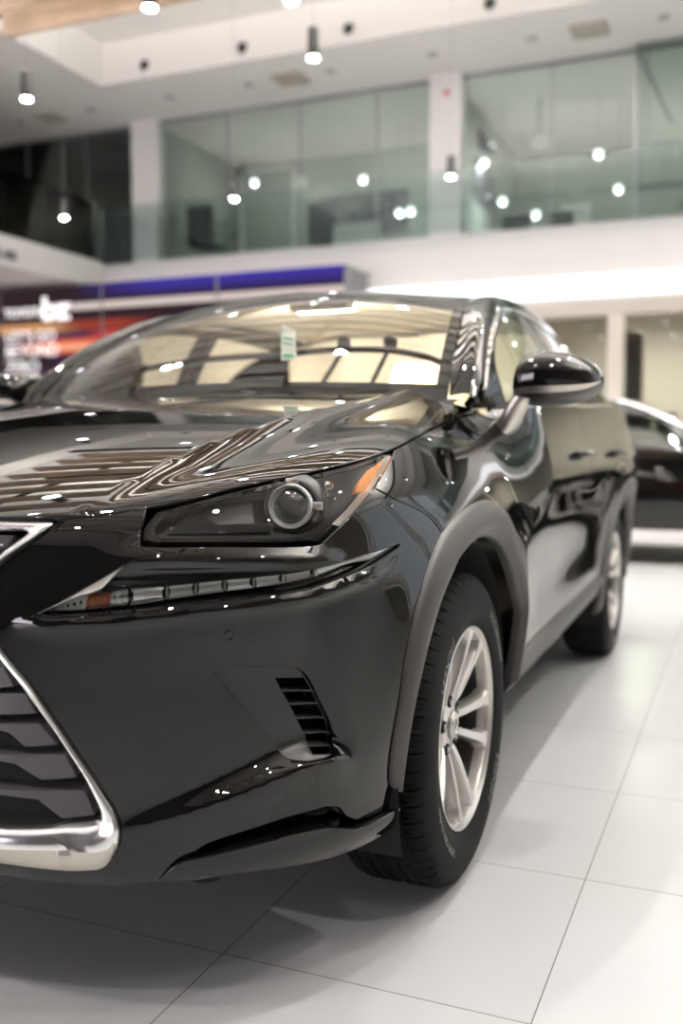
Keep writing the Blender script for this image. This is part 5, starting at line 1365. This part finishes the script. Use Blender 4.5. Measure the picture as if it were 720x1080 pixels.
# --- things in the upper rooms
def thing(name, part, m, label, cat, loc=(0,0,0), auto=35, group=None):
    o = mobj(name, part[0], part[1], m, None, auto=auto); o.location = loc; tag(o, label, cat, group); return o
navy = mat('navy_fabric', (.03,.04,.06), .8); frame_m = mat('white_frame', (.75,.75,.73), .5); poster = add_noise(mat('poster_print', (.10,.10,.13), .6), 5, 0, lo=(.05,.06,.09), hi=(.22,.20,.22)); leaf = mat('leaf_green', (.05,.13,.04), .5)
def office_chair(x, y, z, label):
    t = empty('office_chair', (x, y, z)); tag(t, label, 'chair')
    p = bevbox(-.05,.05,-.25,.25,.50,1.12,.04); mobj('backrest', p[0], p[1], navy, t, auto=50)
    p = bevbox(-.50,0,-.25,.25,.42,.50,.03); mobj('seat', p[0], p[1], navy, t, auto=50)
    p = lathe([(.03,.05),(.03,.42)], 12, 'z', (-.25,0,0)); mobj('column', p[0], p[1], alu, t)
    for j in range(5):
        a = 2*pi*j/5; p = tube([(-.25,0,.06),(-.25+.28*math.cos(a),.28*math.sin(a),.04)], .02, 6); mobj('leg', p[0], p[1], alu, t)
office_chair(-12.45,-7.25,3.98,'dark navy office chair behind the middle upper window beside the green plant')
office_chair(-12.6,-5.05,3.86,'dark navy office chair behind the middle upper window near the framed panel')
t = empty('potted_plant', (-13.35,-7.28,4.0)); tag(t, 'green potted plant behind the middle upper window', 'plant')
p = lathe([(.10,0),(.14,.28),(.12,.28),(.0,.26)], 20, 'z'); mobj('pot', p[0], p[1], frame_m, t, auto=40)
lv = []
for j in range(60):
    a = random.uniform(0, 2*pi); r = random.uniform(.05,.24); h = random.uniform(.4,.95)
    c = Vector((r*math.cos(a), r*math.sin(a), h)); d = Vector((math.cos(a), math.sin(a), random.uniform(-.3,.8))).normalized()*.12; s = Vector((-math.sin(a), math.cos(a), 0))*.035
    lv.append(([tuple(c), tuple(c+d*.5+s), tuple(c+d), tuple(c+d*.5-s)], [(0,1,2,3)]))
p = join(*lv); mobj('foliage', p[0], p[1], leaf, t, smooth=False)
p = tube([(0,0,.26),(0,0,.8)], .012, 6); mobj('stem', p[0], p[1], leaf, t)
fr = join(box(-14.45,-14.38,-8.55+1.0,-8.48+1.0,4,6.2), box(-14.45,-14.38,-7.45+1.0,-7.38+1.0,4,6.2), box(-14.45,-14.38,-7.55,-6.38,6.13,6.2))
S(bx('wall_office_mid', -14.7,-14.5,-7.66,-2.72,4,6.28,room))
o = thing('door_frame', fr, frame_m, 'white door frame on the office wall behind the middle upper window', 'door frame')
p = bevbox(-14.45,-14.42,-5.9,-4.2,4.80,5.55,.005); thing('wall_picture', p, poster, 'wide dark picture on the wall behind the middle upper window', 'picture')
fr = join(box(-12.5,-12.46,-4.79,-4.74,4.0,4.55), box(-12.5,-12.46,-4.03,-3.98,4.0,4.55), box(-12.5,-12.46,-4.79,-3.98,4.49,4.55), box(-12.5,-12.48,-4.74,-4.03,4.0,4.49))
thing('framed_panel', fr, frame_m, 'small white framed panel standing behind the middle upper window', 'panel')
p = bevbox(-14.45,-14.3,-6.35,-6.15,5.75,5.95,.02); thing('wall_speaker', p, frame_m, 'small white box fixed beside the office door frame', 'wall box')
p = bevbox(-13.1,-12.95,-1.72,-1.48,5.53,5.72,.03); o = thing('projector_box', p, frame_m, 'small white square box hanging behind the right upper window', 'projector')
p = bevbox(-13.08,-12.98,-1.62,-1.58,5.7,6.28,.008); mobj('hanger', p[0], p[1], frame_m, o)
p = bevbox(-14.2,-12.9,-2.59,-2.56,4.85,5.5,.005); thing('wall_picture', p, poster, 'dark picture on the side wall behind the right upper window', 'picture')
p = ([(-13.0,-2.55,5.62),(-13.0,-2.55,5.95),(-13.9,-2.55,5.80),(-13.0,-2.50,5.62),(-13.0,-2.50,5.95),(-13.9,-2.50,5.80)], [(0,1,2),(5,4,3),(0,3,4,1),(1,4,5,2),(2,5,3,0)]); thing('wall_pennant', p, navy, 'dark triangular pennant above the side wall picture', 'pennant')
for (a, b, lb) in ((-2.03,-1.62,'left one of two black monitors behind the right upper window'),(-1.34,-.97,'right one of two black monitors behind the right upper window')):
    t = empty('monitor', (-12.5, (a+b)/2, 4.0)); tag(t, lb, 'monitor', 'monitors behind the right upper window')
    w_ = (b-a)/2; p = bevbox(-.02,.02,-w_,w_,.22,.44,.006); mobj('screen', p[0], p[1], navy, t, auto=40)
    p = bevbox(-.10,.10,-.12,.12,.0,.02,.004); mobj('foot', p[0], p[1], alu, t); p = bevbox(-.03,-.01,-.02,.02,.01,.25,.004); mobj('neck', p[0], p[1], alu, t)
p = bevbox(-13.1,-13.0,-1.25,-.83,4.0,4.66,.01); thing('white_cabinet', p, frame_m, 'white cabinet behind the black monitors upstairs', 'cabinet')
gd = glass('door_glass', (.84,.89,.87), 1.5)
t = empty('glass_screen', (0,0,0)); tag(t, 'clear glass door leaf and frame at the top right of the upper floor', 'glass door')
bx('pane', -11.42,-11.40,-.0,1.4,4.02,6.25, gd, t); p = tube([(-11.41,0.0,6.2),(-11.45,.45,5.2)], .02, 6); mobj('closer_arm', p[0], p[1], alu, t); bx('door_edge', -11.43,-11.39,-.02,.02,4.02,6.25, alu, t)
# ground floor: dark door panel and small dark things on a counter
p = bevbox(-13.1,-12.98,-.26,-.01,0,2.70,.01); thing('dark_display_panel', p, mat('brown_panel', (.05,.035,.032), .5), 'tall dark display panel behind the ground floor glass', 'display panel')
bx_ = bevbox(-12.9,-12.2,-.6,2.6,0,1.18,.02); thing('reception_counter', bx_, bone, 'beige counter behind the ground floor glass', 'counter')
for j, (y, h, lb) in enumerate(((-.10,.34,'left dark object on the counter behind the glass'),(.25,.30,'right dark object on the counter behind the glass'))):
    p = bevbox(-12.6,-12.5,y,y+.26,1.18,1.18+h,.02); thing('desk_screen', p, navy, lb.replace('object','desk screen'), 'screen')
# small globe lamps hanging in the upper rooms, and ground floor ceiling lights
GL = [(-13.2,-4.558,5.436),(-13.2,-3.92,4.832),(-13.2,-3.72,4.846),(-13.2,-2.50,5.484),(-13.2,-2.197,4.854),(-13.2,-.734,5.418),(-13.2,-.432,4.868),(-13.2,-1.67,4.60),(-13.2,-10.3,5.347),(-13.2,-6.602,5.6),(-13.2,2.0,5.4),(-13.2,4.6,5.3)]
GLL = ['globe lamp alone in the right half of the middle upper window','left one of the close pair of globe lamps low in the middle upper window','right one of the close pair of globe lamps low in the middle upper window','globe lamp behind the right upper window next to the pennant','globe lamp behind the right upper window above the left monitor','highest globe lamp behind the right upper window','globe lamp in the right half of the right upper window','lowest globe lamp behind the right upper window above the monitors','globe lamp in the dark left upper room','globe lamp beside the office door frame upstairs','globe lamp in the upper rooms beyond the right edge','globe lamp in the upper rooms far beyond the right edge']
gm = mat('globe_glow', (1,1,1), .5, emit=(.95,.97,1.0), es=3.0)
for (x, y, z), lb in zip(GL, GLL):
    t = empty('globe_lamp', (x, y, z)); tag(t, lb, 'lamp', 'globe lamps in the upper rooms')
    p = lathe([(.06*math.sin(a), -.06*math.cos(a)) for a in np.linspace(.01, pi-.01, 12)], 20, 'z', cap=False); mobj('globe', p[0], p[1], gm, t)
    p = lathe([(.0025,.06),(.0025,6.27-z)], 6, 'z'); mobj('cord', p[0], p[1], lamp_b, t)
    ld = bpy.data.lights.new('globe_light', 'POINT'); ld.shadow_soft_size = .06; ld.energy = 14 if y < -7.5 else (12 if y > -2.6 else 13); l = bpy.data.objects.new('globe_light', ld); C.objects.link(l); l.parent = t; l.location = (0,0,0)
    if y < -7.5: ld.energy = 4
    l.location = (0,0,-.075)
for (x, y) in ((-13.4,0),(-13.4,3)):
    t = empty('office_ceiling_light', (x, y, 3.0)); tag(t, 'flat ceiling light above the ground floor room', 'ceiling light', 'ground floor ceiling lights')
    p = lathe([(.0,0),(.10,0),(.12,.02),(.12,.30)], 24, 'z', cap=False); mobj('diffuser', p[0], p[1], mat('diffuser_glow', (1,1,1), .5, emit=(1,.97,.92), es=3.0), t)
    ld = bpy.data.lights.new('office_light', 'AREA'); ld.shape = 'DISK'; ld.size = .3; ld.energy = 90; ld.color = (1,.90,.78); l = bpy.data.objects.new('office_light', ld); C.objects.link(l); l.parent = t; l.location = (0,0,-.03)
# world: bright overcast daylight outside the glazing
w = bpy.data.worlds.new('world'); bpy.context.scene.world = w; w.use_nodes = True
w.node_tree.nodes['Background'].inputs['Color'].default_value = (.88,.94,1.0,1); w.node_tree.nodes['Background'].inputs['Strength'].default_value = 1.6
for nm, loc, nrm, a, b in (('right', (-10.3, Y1+.28, 3.3), (0,-1,0), 13.4, 6.0),):
    pl = bpy.data.lights.new('window_portal', 'AREA'); pl.shape = 'RECTANGLE'; pl.size = a; pl.size_y = b; pl.cycles.is_portal = True
    l = bpy.data.objects.new('window_portal', pl); C.objects.link(l); l.location = loc
    l.rotation_euler = Vector(nrm).to_track_quat('-Z', 'Y').to_euler()
# ================================================================= camera
cam = bpy.data.cameras.new('camera'); co = bpy.data.objects.new('camera', cam); C.objects.link(co); bpy.context.scene.camera = co
F_PX, CX, CY, CZ, YAW, PIT, ROL = CAMP
Fv = Vector((-math.cos(YAW)*math.cos(PIT), -math.sin(YAW)*math.cos(PIT), -math.sin(PIT)))
Rv = Fv.cross(Vector((0,0,1))).normalized(); Uv = Rv.cross(Fv)
c_, s_ = math.cos(ROL), math.sin(ROL); Rv, Uv = Rv*c_+Uv*s_, Uv*c_-Rv*s_
mw = Matrix((Rv, Uv, -Fv)).transposed().to_4x4(); mw.translation = Vector((CX, CY, CZ)); co.matrix_world = mw
cam.sensor_fit = 'VERTICAL'; cam.sensor_height = 36.0; cam.lens = F_PX/1080*36.0; cam.clip_end = 200
cam.dof.use_dof = DOF; cam.dof.focus_distance = 1.85; cam.dof.aperture_fstop = 1.8; cam.dof.aperture_blades = 0
sc = bpy.context.scene
sc.view_settings.view_transform = 'Standard'; sc.view_settings.look = 'None'; sc.view_settings.gamma = 1; sc.view_settings.exposure = EXPO
sc.view_settings.use_curve_mapping = False
